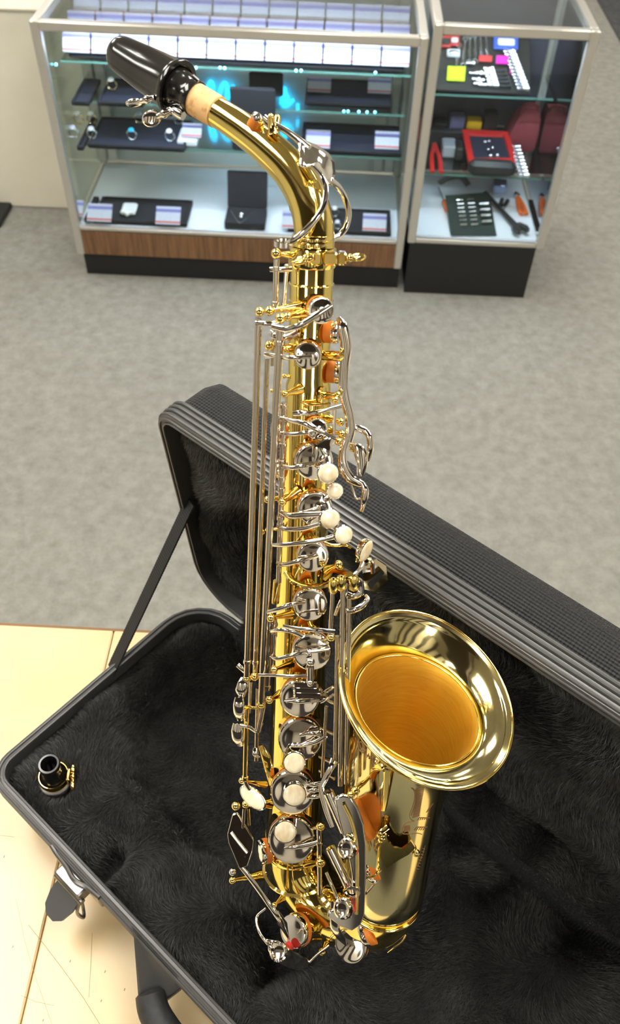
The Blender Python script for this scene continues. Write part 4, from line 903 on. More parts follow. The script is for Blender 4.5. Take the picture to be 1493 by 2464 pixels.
# --- jewellery showcase
JX0, JX1, JY, JT, JD = -0.946, 0.262, 2.70, 0.880, 0.205
jc = cabinet('display_case', 'wide glass jewellery showcase with walnut kick panel and silver frame', JX0, JX1, JY, JT, JD, 0.094, WALNUT)
MB().box(((JX0+JX1)/2, JY+0.012, 0.144), (JX1-JX0-0.05, 0.014, 0.098)).build('wood_panel', WALNUT, jc, smooth=False)
MB().box((JX0+0.02, (JY+YB)/2, 0.144), (0.014, YB-JY-0.05, 0.098)).build('wood_panel', WALNUT, jc, smooth=False)
MB().box((JX1-0.02, (JY+YB)/2, 0.144), (0.014, YB-JY-0.05, 0.098)).build('wood_panel', WALNUT, jc, smooth=False)
MB().box(((JX0+JX1)/2+0.006, (JY+YB)/2+0.012, 0.048), (JX1-JX0-0.02, YB-JY-0.02, 0.096)).build('toe_kick', BLACKP, jc, smooth=False)
ZA, ZB, ZC = 0.720, 0.575, 0.436
shelf(jc, JX0+0.03, JX1-0.03, 2.84, 3.19, ZA); shelf(jc, JX0+0.03, JX1-0.03, 2.885, 3.19, ZB); shelf(jc, JX0+0.03, JX1-0.03, 2.86, 3.19, ZC)
for u in (248, 968):
    x = min(at_y(u, 300, 3.17)[0], JX1-0.075)
    for dx in (-0.022, 0.022): MB().box((x+dx, 3.17, (JT+JD)/2), (0.040, 0.03, JT-JD-0.06), bev=0.004).build('shelf_standard', ALU, jc)
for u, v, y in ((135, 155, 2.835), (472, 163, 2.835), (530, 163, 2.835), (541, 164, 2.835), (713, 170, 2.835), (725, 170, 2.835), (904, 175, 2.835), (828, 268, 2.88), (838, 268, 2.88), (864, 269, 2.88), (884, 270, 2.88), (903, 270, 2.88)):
    MB().ball(at_y(u, v, y), 0.0042, 10).build('glint_bead', BEAD, jc)  # emissive dots put in for LED glints along the shelf edges
ns = MB()  # emissive strokes put in for LED reflections on the back panel
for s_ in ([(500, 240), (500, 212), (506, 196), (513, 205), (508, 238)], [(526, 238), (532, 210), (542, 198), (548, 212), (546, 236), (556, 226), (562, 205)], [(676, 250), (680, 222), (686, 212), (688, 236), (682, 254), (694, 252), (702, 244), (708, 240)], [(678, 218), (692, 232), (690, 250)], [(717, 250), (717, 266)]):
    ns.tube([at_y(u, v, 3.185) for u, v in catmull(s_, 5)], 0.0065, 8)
tag(ns.build('cyan_reflection_strokes', CYAN), 'glowing cyan strokes put in for LED reflections at the back of the jewellery showcase', 'reflection strokes')

# price cards: white, blue heading, red foot line
def card_mat():
    m = mat('price_card', (0.85, 0.85, 0.92), 0.5); N, L, b = nodes(m)
    tc = N.new('ShaderNodeTexCoord'); sp_ = N.new('ShaderNodeSeparateXYZ'); L.new(tc.outputs['Generated'], sp_.inputs[0])
    r = N.new('ShaderNodeValToRGB'); cr = r.color_ramp; cr.interpolation = 'LINEAR'
    cr.elements[0].position = 0.0; cr.elements[0].color = (0.52, 0.50, 0.62, 1); cr.elements[1].position = 1.0; cr.elements[1].color = (0.52, 0.50, 0.66, 1)
    for p_, c_ in ((0.07, (0.55, 0.54, 0.62)), (0.10, (0.60, 0.08, 0.06)), (0.17, (0.60, 0.12, 0.10)), (0.20, (0.60, 0.60, 0.68)), (0.66, (0.58, 0.58, 0.68)), (0.70, (0.16, 0.15, 0.45)), (0.84, (0.20, 0.18, 0.48)), (0.88, (0.55, 0.54, 0.66))):
        q = cr.elements.new(p_); q.color = (*c_, 1)
    L.new(sp_.outputs[1], r.inputs[0])
    n = N.new('ShaderNodeTexNoise'); n.inputs['Scale'].default_value = 9; L.new(tc.outputs['Generated'], n.inputs['Vector'])
    mx = N.new('ShaderNodeMix'); mx.data_type = 'RGBA'; mx.blend_type = 'MULTIPLY'; mx.inputs[0].default_value = 0.25
    L.new(r.outputs[0], mx.inputs[6]); L.new(n.outputs[0], mx.inputs[7]); L.new(mx.outputs[2], b.inputs['Base Color'])
    return m
CARDM = card_mat()
_cm = MB().box((0, 0, 0), (0.078, 0.062, 0.0025), bev=0.0008)
_cme = None
def card(P, tilt_, yaw, label, group, scale=(1, 1, 1)):
    global _cme
    if _cme is None:
        o = MB().box((0, 0, 0.0), (0.078, 0.062, 0.0025), bev=0.0008).build('price_card', CARDM, base=np.zeros(3)); _cme = o.data
    else:
        o = bpy.data.objects.new('price_card', _cme); COL.objects.link(o)
    o.location = P; o.rotation_euler = (math.radians(tilt_), 0, math.radians(yaw)); o.scale = scale
    return tag(o, label, 'price card', group)
RISER = mat('black_velvet', (0.012, 0.012, 0.018), 0.85)
NAVY = mat('navy_velvet', (0.014, 0.016, 0.035), 0.8)
rs = thing('card_riser', 'long stepped black riser carrying the price cards on the top glass shelf', 'display riser', (-0.34, 2.95, ZA))
for y_, z_ in ((2.895, 0.018), (2.985, 0.046), (3.08, 0.070)):
    MB().box((-0.342, y_, ZA+0.001+z_/2), (1.10, 0.07, z_), bev=0.003).build('step', RISER, rs)
xs = np.linspace(JX0+0.085, JX1-0.085, 12)
for r_, (y_, z_, lb) in enumerate(((2.868, 0.048, 'white price card in the front row on the top glass shelf'), (2.958, 0.078, 'white price card in the middle row on the top glass shelf'), (3.055, 0.102, 'white price card in the rear row on the top glass shelf'))):
    for k_, x in enumerate(xs): card((x, y_, ZA+z_), 52, 0, lb.replace('white price card', ORD[k_] + ' white price card from the left'), ('front', 'middle', 'rear')[r_] + ' row of price cards on the top shelf', (1.13, 1.05, 1))

def tray(u0, u1, vf, vb, z, label, hh=0.016, m=NAVY):
    a, b, c = at_z(u0, vf, z+hh), at_z(u1, vf, z+hh), at_z(u0, vb, z+hh)
    y0_, y1_ = max((a[1]+b[1])/2, JY+0.032), min(c[1], 3.14); x0_, x1_ = max(a[0], JX0+0.040), min(b[0], JX1-0.034)
    e = thing('display_tray', label, 'tray', ((x0_+x1_)/2, (y0_+y1_)/2, z)); w_, d_ = x1_-x0_, y1_-y0_; cx_, cy_ = (x0_+x1_)/2, (y0_+y1_)/2
    MB().box((cx_, cy_, z+0.0055), (w_, d_, 0.009), bev=0.002).build('bed', m, e)
    for sx_ in (-1, 1): MB().box((cx_+sx_*(w_/2-0.004), cy_, z+hh/2+0.001), (0.008, d_, hh), bev=0.002).build('rim', RISER, e)
    for sy_ in (-1, 1): MB().box((cx_, cy_+sy_*(d_/2-0.004), z+hh/2+0.001), (w_-0.016, 0.008, hh), bev=0.002).build('rim', RISER, e)
    return z+0.0105
SILV = mat('silver_jewel', (0.9, 0.9, 0.93), 0.12, 1.0); GOLDJ = mat('gold_jewel', (0.9, 0.7, 0.35), 0.15, 1.0)
TURQ = mat('turquoise', (0.03, 0.42, 0.62), 0.2); PEARLW = mat('white_pearl', (0.85, 0.84, 0.82), 0.25); LAV = mat('pale_gem', (0.75, 0.75, 0.95), 0.1)
def finger_ring(u, v, z, m, gm, label, group=None, s=1.0):
    P = at_z(u, v, z+0.012); e = thing('finger_ring', label, 'ring', (P[0], P[1], z), group)
    A = np.linspace(0, 2*math.pi, 22); B_ = [np.array([P[0]+0.011*s*math.cos(q), P[1], z+0.0125*s+0.011*s*math.sin(q)]) for q in A]
    MB().tube(B_, 0.0022*s, 8).build('band', m, e)
    MB().lathe((P[0], P[1], z+0.0235*s), (0, -0.3, 1), [(0.002, -0.001), (0.0075*s, 0.003), (0.0065*s, 0.006), (0.003*s, 0.0075)], 10).build('stone', gm, e)
# shelf C
zt_ = tray(208, 445, 352, 278, ZC, 'navy velvet ring tray with a turquoise ring on the lowest glass shelf')
for u, v, m, g, lb in ((221, 291, GOLDJ, PEARLW, 'gold ring at the back left of the ring tray with the turquoise ring'), (206, 327, SILV, LAV, 'silver ring with a pale round stone at the front left of the ring tray'), (318, 330, SILV, TURQ, 'ring with a bright turquoise stone at the front of the ring tray'), (409, 333, SILV, PEARLW, 'silver ring at the front right of the ring tray with the turquoise ring'), (336, 291, GOLDJ, LAV, 'gold ring half hidden behind the mouthpiece screw, middle back of the ring tray'), (430, 293, SILV, LAV, 'silver ring at the back right of the ring tray with the turquoise ring')):
    finger_ring(max(u, 222), v, zt_, m, g, lb, s=1.5)
zt_ = tray(150, 200, 352, 278, ZC, 'narrow navy tray at the left end of the lowest glass shelf')
finger_ring(190, 291, zt_, GOLDJ, PEARLW, 'gold ring at the back of the narrow left end tray', s=1.5); finger_ring(178, 324, zt_, SILV, LAV, 'silver ring at the front of the narrow left end tray', s=1.5)
zt_ = tray(722, 985, 364, 292, ZC, 'navy tray with two price cards on the right of the lowest glass shelf')
for u, v, lb in ((766, 330, 'price card on the left of the navy tray beside the saxophone neck key'), (932, 333, 'price card on the right of the navy tray on the lowest glass shelf')): 
    P = at_z(u, v+6, zt_+0.022); card((P[0], P[1], zt_+0.024), 38, 0, lb, None, (1.1, 1.05, 1))
tag(MB().box(at_z(455, 330, ZC+0.012)+np.array([0, 0, 0]), (0.07, 0.10, 0.020), bev=0.003).build('card_box', DECK), 'small pale box beside the turquoise ring tray on the lowest glass shelf', 'box')
P = at_z(462, 318, ZC+0.034); card((P[0], P[1], ZC+0.040), 30, 0, 'price card on the small pale box beside the turquoise ring tray', None, (0.9, 0.9, 1))
# shelf B
zt_ = tray(232, 345, 246, 186, ZB, 'navy tray left of centre on the middle glass shelf'); finger_ring(270, 210, zt_, GOLDJ, PEARLW, 'gold ring on the navy tray of the middle glass shelf', s=1.5)
zt_ = tray(150, 214, 244, 186, ZB, 'small navy tray at the left end of the middle glass shelf')
zt_ = tray(733, 945, 248, 186, ZB, 'navy tray with two price cards on the right of the middle glass shelf')
for u, v, lb in ((769, 203, 'price card at the left of the navy tray on the middle glass shelf'), (914, 206, 'price card at the right of the navy tray on the middle glass shelf')):
    P = at_z(u, v, zt_+0.022); card((P[0], P[1], zt_+0.022), 35, 0, lb, None, (1.05, 0.95, 1))
# black upright stands in the middle
def stand(u0, u1, vt, vb, y, zb, label):
    a, b, t_ = at_y(u0, vb, y), at_y(u1, vb, y), at_y(u0, vt, y); cx_ = (a[0]+b[0])/2; a[2] = zb; h_ = t_[2]-zb
    e = thing('necklace_stand', label, 'display stand', (cx_, y, a[2]))
    MB().box((cx_, y, a[2]+h_/2), (b[0]-a[0], 0.016, h_), bev=0.005).build('board', RISER, e)
    MB().box((cx_, y+0.03, a[2]+h_*0.22), ((b[0]-a[0])*0.6, 0.012, h_*0.44), bev=0.003).build('prop', RISER, e)
stand(560, 664, 208, 356, 2.869, ZC+0.0005, 'large black upright display board behind the saxophone neck')
stand(602, 682, 172, 258, 2.99, ZB+0.0005, 'smaller black display board on the middle glass shelf behind the larger one')
# deck
zt_ = tray(214, 446, 548, 470, JD, 'black deck tray with two price cards and a pearl strand', m=RISER)
for u, v, lb in ((240, 513, 'price card at the left of the black deck tray with the pearl strand'), (405, 520, 'price card at the right of the black deck tray with the pearl strand')):
    P = at_z(u, v, zt_+0.022); card((P[0], P[1], zt_+0.024), 36, 0, lb, None, (1.15, 1.1, 1))
pl_ = thing('pearl_strand', 'white pearl strand on a folded cloth in the black deck tray', 'necklace', at_z(312, 505, zt_))
P = at_z(312, 500, zt_+0.014); MB().box(P, (0.055, 0.06, 0.012), np.array(_Rz(0.05)), bev=0.005).build('cloth', PEARLW, pl_)
for dx, dy in ((-0.020, -0.034), (-0.010, -0.036), (0.0, -0.046), (0.010, -0.036), (0.020, -0.036)): MB().ball(P+np.array([dx, dy, 0.0]), 0.0085, 12).build('pearl', PEARLW, pl_)
tray(185, 206, 548, 470, JD, 'black deck tray at the far left corner of the jewellery showcase', m=RISER)
P = at_z(192, 505, JD+0.03); card((P[0]-0.005, P[1], JD+0.036), 36, 0, 'price card at the far left corner of the showcase deck', None, (0.5, 1.0, 1))
zt_ = tray(690, 942, 568, 494, JD, 'black deck tray with two price cards right of the saxophone neck', m=RISER)
for u, v, lb in ((708, 530, 'price card half hidden by the saxophone neck on the right deck tray'), (902, 537, 'price card at the right of the right deck tray')):
    P = at_z(u, v, zt_+0.022); card((P[0], P[1], zt_+0.024), 36, 0, lb, None, (1.1, 1.1, 1))
finger_ring(812, 545, zt_, SILV, LAV, 'silver ring framed by the octave key loop on the right deck tray', s=1.2)
finger_ring(805, 515, zt_, SILV, PEARLW, 'silver earring stud card ring behind the octave key loop on the right deck tray', s=1.4)
nb_ = thing('necklace_box', 'open black necklace box with a silver pendant on the showcase deck', 'jewellery box', at_z(586, 540, JD))
a, b = at_z(536, 552, JD+0.03), at_z(635, 552, JD+0.03); a[1] = max(a[1], JY+0.032); cx_ = (a[0]+b[0])/2; w_ = b[0]-a[0]; yb_ = at_z(586, 496, JD+0.03)[1]
MB().box((cx_, (a[1]+yb_)/2, JD+0.015), (w_, yb_-a[1], 0.028), bev=0.003).build('box_base', RISER, nb_)
MB().box((cx_, yb_+0.022, JD+0.03+0.055), (w_, 0.020, 0.125), np.array([[1, 0, 0], [0, 0.94, 0.34], [0, -0.34, 0.94]]), bev=0.003).build('box_lid', RISER, nb_)
ch = [at_z(u, v, JD+0.0305) for u, v in ((556, 506), (566, 522), (577, 536), (590, 528), (602, 517), (615, 508))]
MB().tube(catmull(ch, 4), 0.0012, 6).build('chain', SILV, nb_)
P = at_z(582, 516, JD+0.032); MB().ball(P, 0.009).ball(P+np.array([0, -0.018, 0]), 0.008).build('pendant', SILV, nb_)

# --- tool showcase
TX0, TX1, TY, TT, TD = 0.272, 0.761, 2.687, 0.922, 0.226
MIRR = mat('smoked_mirror', (0.42, 0.44, 0.50), 0.06, 1.0)
tcz = cabinet('display_case', 'narrow tall glass showcase full of tools on a black base', TX0, TX1, TY, TT, TD, 0.209, BLACKP, MIRR, mat('dark_slate_panel', (0.05, 0.05, 0.075), 0.5))
MB().box(((TX0+TX1)/2-0.008, (TY+YB)/2+0.002, 0.1045), (TX1-TX0-0.035, YB-TY-0.01, 0.207)).build('base', BLACKP, tcz, smooth=False)
Z1, Z2 = 0.612, 0.374
shelf(tcz, TX0+0.02, TX1-0.02, 2.98, 3.19, Z1); shelf(tcz, TX0+0.02, TX1-0.02, 2.885, 3.19, Z2)
CHR = mat('chrome_tool', (0.82, 0.83, 0.88), 0.14, 1.0); RED = mat('red_plastic', (0.55, 0.02, 0.02), 0.35); YEL = mat('yellow_plastic', (0.85, 0.48, 0.02), 0.4)
ORG = mat('orange_plastic', (0.85, 0.15, 0.02), 0.4); DGR = mat('dark_green_plastic', (0.02, 0.035, 0.03), 0.45); LIME = mat('lime_tag', (0.60, 0.85, 0.0), 0.6); PINK = mat('pink_tag', (0.9, 0.01, 0.45), 0.6)
BLU = mat('blue_plastic', (0.05, 0.12, 0.6), 0.4); BLKT = mat('black_tool', (0.015, 0.015, 0.016), 0.5); WHT = mat('white_label', (0.8, 0.8, 0.85), 0.5)
# sloping black board with sockets on the upper shelf
BA = np.array([0, 2.985, Z1+0.008]); BT = nrm([0, 0.20, 0.115]); BN = nrm(np.cross([1, 0, 0], BT))
def tp_(u, v, h=0.0): d = ray(u, v); P0 = BA + BN*h; return O + d*(((P0-O) @ BN)/(d @ BN))
RT = np.stack([np.array([1.0, 0, 0]), BT, BN], 1)
bd = thing('socket_board', 'sloping black board covered with sockets and wrenches on the upper tool shelf', 'tool board', (0.51, 3.08, Z1))
bx1 = min(tp_(1277, 233)[0], 0.73)
MB().box(np.array([(0.287+bx1)/2, 0, 0]) + BA + BT*0.112, (bx1-0.287, 0.224, 0.010), RT, bev=0.002).build('board', BLKT, bd)
MB().box((0.48, 3.175, Z1+0.054), (0.34, 0.012, 0.106)).build('prop', BLKT, bd)
_sm = {}
def piece(name, P, R, key, make, m, label, cat, group=None, scale=1.0):
    if key not in _sm:
        mb_ = MB(); make(mb_); o = mb_.build(name, m, base=np.zeros(3)); _sm[key] = o.data
    else:
        o = bpy.data.objects.new(name, _sm[key]); COL.objects.link(o)
    M_ = Matrix.Identity(4)
    for i in range(3):
        for j in range(3): M_[i][j] = R[i][j]*scale
        M_[i][3] = P[i]
    o.matrix_world = M_; o.location = P; o.rotation_euler = M_.to_3x3().normalized().to_euler(); o.scale = (scale,)*3
    return tag(o, label, cat, group)
def mk_socket(mb_): mb_.lathe((0, 0, 0), (1, 0, 0), [(0.004, -0.019), (0.0068, -0.018), (0.0072, -0.004), (0.0062, -0.002), (0.0062, 0.004), (0.0078, 0.006), (0.0080, 0.018), (0.0055, 0.019), (0.005, 0.010)], 14)
for k in range(7): piece('socket', tp_(1176+2.0*k, 165+6.6*k, 0.013), RT, 'sock', mk_socket, CHR, ORD[k] + ' chrome socket from the top of the left row on the sloping tool board', 'socket', 'left row of chrome sockets')
for k in range(12): piece('socket', tp_(1226+3.0*k, 124+8.0*k, 0.013), RT, 'sock', mk_socket, CHR, ORD[k] + ' chrome socket from the top of the long right row on the sloping tool board', 'socket', 'right row of chrome sockets', 1.15)
for k in range(5): piece('socket', tp_(1201+3.2*k, 168+9.5*k, 0.012), RT, 'bsock', lambda mb_: mb_.box((0, 0, 0), (0.040, 0.011, 0.009), bev=0.003).lathe((0.017, 0, 0), (1, 0, 0), [(0.007, -0.002), (0.008, 0.004), (0.005, 0.006)], 12), BLKT, ORD[k] + ' black socket from the top of the middle row on the sloping tool board', 'socket', 'middle row of black sockets', 1.1)
for k, (u, v) in enumerate(((1140, 176), (1152, 174), (1164, 178), (1146, 190), (1156, 193), (1150, 201), (1162, 204), (1133, 152))): piece('socket', tp_(u, v, 0.013), RT, 'sock2', mk_socket, CHR, 'chrome socket in the loose cluster left of the socket rows', 'socket', 'loose cluster of chrome sockets', 0.8)
def mk_wrench(mb_):
    mb_.box((0, 0, 0), (0.009, 0.095, 0.005), bev=0.002); mb_.lathe((0, 0.05, 0), (0, 0, 1), [(0.005, -0.003), (0.010, -0.003), (0.010, 0.003), (0.005, 0.003), (0.005, -0.003)], 14, cap=False)
    mb_.box((-0.007, -0.052, 0), (0.005, 0.014, 0.005), bev=0.001); mb_.box((0.007, -0.052, 0), (0.005, 0.014, 0.005), bev=0.001)
for k, (u, v) in enumerate(((1101, 140), (1118, 125), (1131, 118), (1144, 116), (1158, 112), (1172, 110))): piece('wrench', tp_(u, v, 0.009), RT @ np.array(_Rz(-0.10+0.04*k)), 'wr', mk_wrench, CHR, ORD[k] + ' chrome combination wrench from the left at the top of the sloping tool board', 'wrench', 'row of chrome combination wrenches')
def tagcard(u, v, m, w_, h_, label, fn, off=0.02):
    P = fn(u, v); e = MB().box(P+BN*off, (w_, h_, 0.003), np.stack([np.array([1, 0, 0.0]), nrm([0, 0.55, 0.83]), nrm([0, -0.83, 0.55])], 1), bev=0.001).build('price_tag', m)
    return tag(e, label, 'price tag')
tagcard(1096, 187, LIME, 0.062, 0.046, 'lime green price tag on the sloping tool board', tp_); tagcard(1206, 154, PINK, 0.042, 0.026, 'bright pink price tag above the black sockets', tp_); tagcard(1166, 151, RED, 0.046, 0.020, 'red label left of the pink tag on the tool board', tp_); tagcard(1229, 178, PINK, 0.010, 0.018, 'tiny pink sticker between the socket rows', tp_, 0.014)
def blister(u, v, w_, h_, m, m2, label):
    P = tp_(u, v, 0.0112); e = thing('tool_pack', label, 'package', P)
    MB().box(P, (w_, h_, 0.010), RT, bev=0.002).build('backing', m, e); MB().box(P+BN*0.008-BT*h_*0.1, (w_*0.7, h_*0.5, 0.010), RT, bev=0.004).build('blister', m2, e)
blister(1218, 102, 0.085, 0.055, BLU, WHT, 'blue and white tool package at the top right of the tool board'); blister(1073, 100, 0.040, 0.045, RED, BLKT, 'red tool package at the top left of the tool board'); blister(1094, 98, 0.035, 0.040, RED, WHT, 'second red tool package beside the first at the top left of the tool board')
blister(1092, 128, 0.045, 0.028, WHT, CHR, 'grey and white tool pack above the lime tag')
# lower shelf tools
def pz(u, v, z): return at_z(u, v, z)
def lay(name, label, cat, pts_, z, parts):
    P = [pz(u, v, z) for u, v in pts_]; e = thing(name, label, cat, (P[0][0], P[0][1], z))
    return e, P
def screwdriver(u0, v0, u1, v1, z, hm, label):
    a, b = pz(u0, v0, z+0.012), pz(u1, v1, z+0.012); e = thing('screwdriver', label, 'screwdriver', (a[0], a[1], z)); d = b-a
    MB().tube([a, a+d*0.04, a+d*0.2, a+d*0.38, a+d*0.45], [0.006, 0.011, 0.010, 0.011, 0.006], 10).build('handle', hm, e); MB().tube([a+d*0.45, b], 0.003, 8).build('shaft', CHR, e)
def pliers(u0, v0, u1, v1, z, spread, hm, label):
    a, b = pz(u0, v0, z+0.010), pz(u1, v1, z+0.010); e = thing('pliers', label, 'pliers', (a[0], a[1], z)); d = b-a; sd = nrm(np.cross(d, EZ))*spread
    for s_ in (-1, 1):
        MB().tube(catmull([a, a+d*0.15+sd*s_*0.3, a+d*0.5+sd*s_*0.9, b+sd*s_]), 0.008, 10, flat=0.6, fdir=EZ).build('handle', hm, e)
        MB().tube([a, a-d*0.12-sd*s_*0.25, a-d*0.26], [0.009, 0.009, 0.003], 8, flat=0.6, fdir=EZ).build('jaw', CHR, e)
    MB().lathe(a, EZ, [(0.009, -0.007), (0.009, 0.008)], 12).build('pivot', CHR, e)
z2 = Z2+0.0005
pliers(1046, 345, 1052, 415, z2, 0.016, RED, 'red-handled pliers at the left of the lower tool shelf')
screwdriver(1128, 303, 1060, 285, z2+0.03, ORG, 'orange and yellow screwdriver pointing left on the lower tool shelf')
for k, v in enumerate((283, 299)):
    screwdriver(1140, v, 1215, v+6, z2+0.03, YEL, ('rear', 'front')[k] + ' yellow-handled screwdriver of the pair above the red tool case')
e = thing('clamp', 'yellow bar clamp at the right end of the lower tool shelf', 'clamp', pz(1222, 300, z2))
A_ = [pz(1215, 278, z2+0.03), pz(1220, 300, z2+0.03), pz(1226, 320, z2+0.03), pz(1230, 336, z2+0.03)]; MB().tube(catmull(A_), 0.010, 10, flat=0.7).build('bar', YEL, e); MB().box(A_[3], (0.035, 0.02, 0.02), bev=0.004).build('jaw', YEL, e)
for k, (u0, v0, u1, v1) in enumerate(((1120, 240, 1212, 250), (1115, 247, 1208, 257))): 
    a, b = pz(u0, v0, z2+0.075), pz(u1, v1, z2+0.075); o_ = MB().tube([a, a+(b-a)*0.1, a+(b-a)*0.9, b], [0.009, 0.005, 0.005, 0.009], 8, flat=0.6, fdir=EZ).build('ratchet_bar', CHR); tag(o_, ('rear', 'front')[k] + ' long chrome ratchet bar at the back of the lower tool shelf', 'tool')
o_ = MB().box((0.44, 3.112, z2+0.03), (0.22, 0.032, 0.058), bev=0.004).build('tool_box', BLKT); tag(o_, 'long black tool box behind the screwdrivers on the lower tool shelf', 'box')
tagcard(1102, 237, LIME, 0.040, 0.022, 'small lime green tag at the back of the lower tool shelf', lambda u, v: pz(u, v, z2+0.09), 0.0)
# red open case
rc_ = thing('tool_case', 'open red plastic tool case with a dark inside', 'tool case', pz(1175, 370, z2)); qa = [pz(1112, 320, z2+0.05), pz(1222, 325, z2+0.05), pz(1246, 398, z2+0.012), pz(1128, 398, z2+0.012)]
qi = [np.mean(qa, axis=0)*0.24 + q*0.76 for q in qa]; dn_ = np.array([0, 0.004, 0.012])
mb_ = MB()
for i in range(4): mb_.plate([qa[i], qa[(i+1) % 4], qi[(i+1) % 4], qi[i]], dn_)
mb_.build('red_frame', RED, rc_, smooth=False); MB().plate(qi, dn_*0.3).build('inside', NAVY, rc_, smooth=False)
mb_ = None
for k, (u, v) in enumerate(((1168, 342), (1178, 340), (1176, 360), (1186, 356), (1182, 375), (1198, 374))): MB().ball(pz(u, v, z2+0.045), 0.007, 10).build('bit', CHR, rc_)
o_ = MB().box(pz(1184, 404, z2+0.028), (0.165, 0.05, 0.055), np.array(_Rz(-0.04)), bev=0.014).build('zip_pouch', BLKT); tag(o_, 'black rounded pouch standing in front of the red tool case', 'pouch')
for k in range(10): piece('socket', pz(1238+2.6*k, 344+8.6*k, z2+0.03), np.eye(3), 'sock', mk_socket, CHR, ORD[k] + ' chrome socket from the top of the slanting row right of the red tool case', 'socket', 'slanting row of chrome sockets', 1.0)
o_ = MB().box(pz(1080, 355, z2+0.02), (0.05, 0.08, 0.04), bev=0.004).build('parts_box', mat('grey_box', (0.35, 0.36, 0.38), 0.5)); tag(o_, 'grey box between the red pliers and the red tool case', 'box')
o_ = MB().box(pz(1104, 360, z2+0.023), (0.03, 0.08, 0.045), bev=0.006).build('tape_reel', BLKT); tag(o_, 'black block left of the red tool case', 'tool')
o_ = MB().box(pz(1052, 300, z2+0.02), (0.05, 0.05, 0.04), bev=0.006).build('drill_chuck', BLKT); tag(o_, 'black tool body at the left end of the lower tool shelf', 'tool')
# more stock on the lower shelf
mbg = thing('tool_bag', 'maroon canvas tool bag slumped at the right of the lower tool shelf', 'bag', pz(1240, 300, z2))
MAR = mat('maroon_canvas', (0.22, 0.03, 0.04), 0.8); c_ = np.array([0.688, 3.13, z2])
MB().loft([[c_ + np.array([x_*s_+dx_, y_*s_, h_]) for x_, y_ in ((-0.05, -0.05), (0, -0.055), (0.05, -0.05), (0.052, 0), (0.05, 0.05), (0, 0.055), (-0.05, 0.05), (-0.052, 0))] for s_, h_, dx_ in ((0.9, 0.001, 0), (1.05, 0.02, 0), (1.0, 0.07, 0.004), (0.8, 0.12, 0.012), (0.45, 0.15, 0.02))]).build('bag_body', MAR, mbg)
MB().tube(catmull([c_+np.array(q) for q in ((-0.02, -0.02, 0.13), (-0.01, -0.03, 0.165), (0.03, -0.03, 0.165), (0.045, -0.02, 0.13))]), 0.005, 8).build('strap', MAR, mbg)
for k, (x_, w_, h_, m_, lb) in enumerate(((0.325, 0.05, 0.09, RED, 'red carton at the back left of the lower tool shelf'), (0.385, 0.05, 0.07, BLKT, 'black carton second from the left at the back of the lower tool shelf'), (0.445, 0.055, 0.10, mat('violet_grey_box', (0.16, 0.15, 0.28), 0.5), 'violet grey carton in the middle at the back of the lower tool shelf'), (0.51, 0.055, 0.085, YEL, 'yellow carton at the back of the lower tool shelf'), (0.57, 0.05, 0.11, BLKT, 'tall black carton at the back of the lower tool shelf'))):
    o_ = MB().box((x_, 3.155, z2+h_/2), (w_, 0.05, h_), bev=0.003).build('carton', m_); tag(o_, lb, 'carton')
# deck tools
zd = TD+0.0005
bs = thing('bit_case', 'dark green open bit set case with rows of steel bits on the showcase deck', 'bit set', pz(1130, 520, zd)); qa = [pz(1072, 470, zd+0.04), pz(1178, 462, zd+0.04), pz(1196, 566, zd+0.004), pz(1086, 566, zd+0.004)]
nB = nrm(np.cross(qa[1]-qa[0], qa[3]-qa[0])); nB = nB if nB[2] > 0 else -nB
MB().plate(qa, -nB*0.014 + nB*0.012).build('case_body', DGR, bs, smooth=False)
def qd(s_, t_): return (qa[0]*(1-s_)+qa[1]*s_)*(1-t_) + (qa[3]*(1-s_)+qa[2]*s_)*t_
ex = nrm(qa[1]-qa[0]); ey = np.cross(nB, ex)
STEEL = mat('bit_steel', (0.75, 0.70, 0.62), 0.2, 1.0)
for c_, s_ in enumerate((0.28, 0.52, 0.80)):
    for r_ in range(4 if c_ == 2 else 7):
        t_ = (0.34+r_*0.135) if c_ == 2 else (0.22+r_*0.098)
        P = qd(s_, t_)+nB*0.013; MB().tube([P-ex*(0.018 if c_ == 2 else 0.013), P+ex*(0.018 if c_ == 2 else 0.013)], 0.0048 if c_ == 2 else 0.0038, 8).build('bit', STEEL, bs)
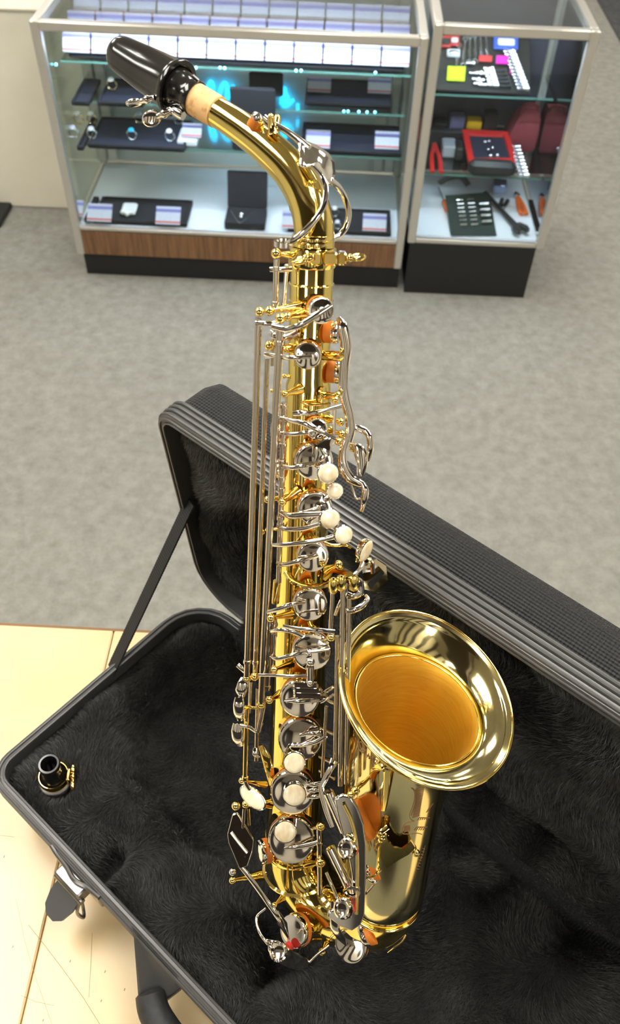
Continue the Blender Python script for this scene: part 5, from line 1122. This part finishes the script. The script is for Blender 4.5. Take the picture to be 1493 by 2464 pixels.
hd = MB().tube(catmull([pz(1060, 440, zd+0.05), pz(1080, 430, zd+0.08), pz(1110, 425, zd+0.08), pz(1128, 445, zd+0.05)]), 0.012, 10, flat=0.6).build('drill', BLKT); tag(hd, 'black curved power tool handle behind the green bit set case', 'tool')
screwdriver(1080, 508, 1056, 452, zd, ORG, 'orange screwdriver left of the green bit set case on the deck')
aw = thing('adjustable_wrench', 'large dark adjustable wrench lying on the white showcase deck', 'wrench', pz(1252, 556, zd))
a, b = pz(1168, 462, zd+0.012), pz(1246, 548, zd+0.012); MB().tube([a, a+(b-a)*0.5, b], [0.010, 0.009, 0.014], 10, flat=0.55, fdir=EZ).build('handle', BLKT, aw)
DST = mat('dark_steel', (0.08, 0.075, 0.08), 0.4, 0.6); d_ = nrm(b-a); s_ = np.cross(EZ, d_)
MB().plate([b+d_*x+s_*y for x, y in ((-0.012, -0.014), (0.012, -0.030), (0.040, -0.026), (0.044, -0.012), (0.022, -0.006), (0.022, 0.006), (0.042, 0.012), (0.040, 0.026), (0.016, 0.030), (-0.012, 0.014))], EZ*0.014).build('jaw', DST, aw)
MB().lathe(b+d_*0.012+EZ*0.014, EZ, [(0.009, -0.002), (0.009, 0.004), (0.004, 0.005)], 12).build('screw', DST, aw)
pliers(1208, 500, 1216, 480, zd, 0.010, BLKT, 'black-handled pliers at the back of the showcase deck')
pliers(1246, 472, 1262, 515, zd, 0.010, ORG, 'orange and yellow handled cutters at the right of the showcase deck')
o_ = MB().box(pz(1203, 448, zd+0.016), (0.052, 0.06, 0.034), np.array(_Rz(-0.1)), bev=0.004).build('drill_index', mat('blue_steel', (0.45, 0.52, 0.75), 0.25, 0.8)); tag(o_, 'shiny blue steel drill index box on the showcase deck', 'box')
rl = MB().box(pz(1270, 520, zd+0.006)+np.array([0.03, 0, 0]), (0.03, 0.24, 0.008), bev=0.002).build('steel_ruler', CHR); tag(rl, 'long chrome bar lying along the mirror side of the deck', 'tool')

for o_ in bpy.data.objects:
    for k_ in ('_b', '_n'):
        if k_ in o_: del o_[k_]
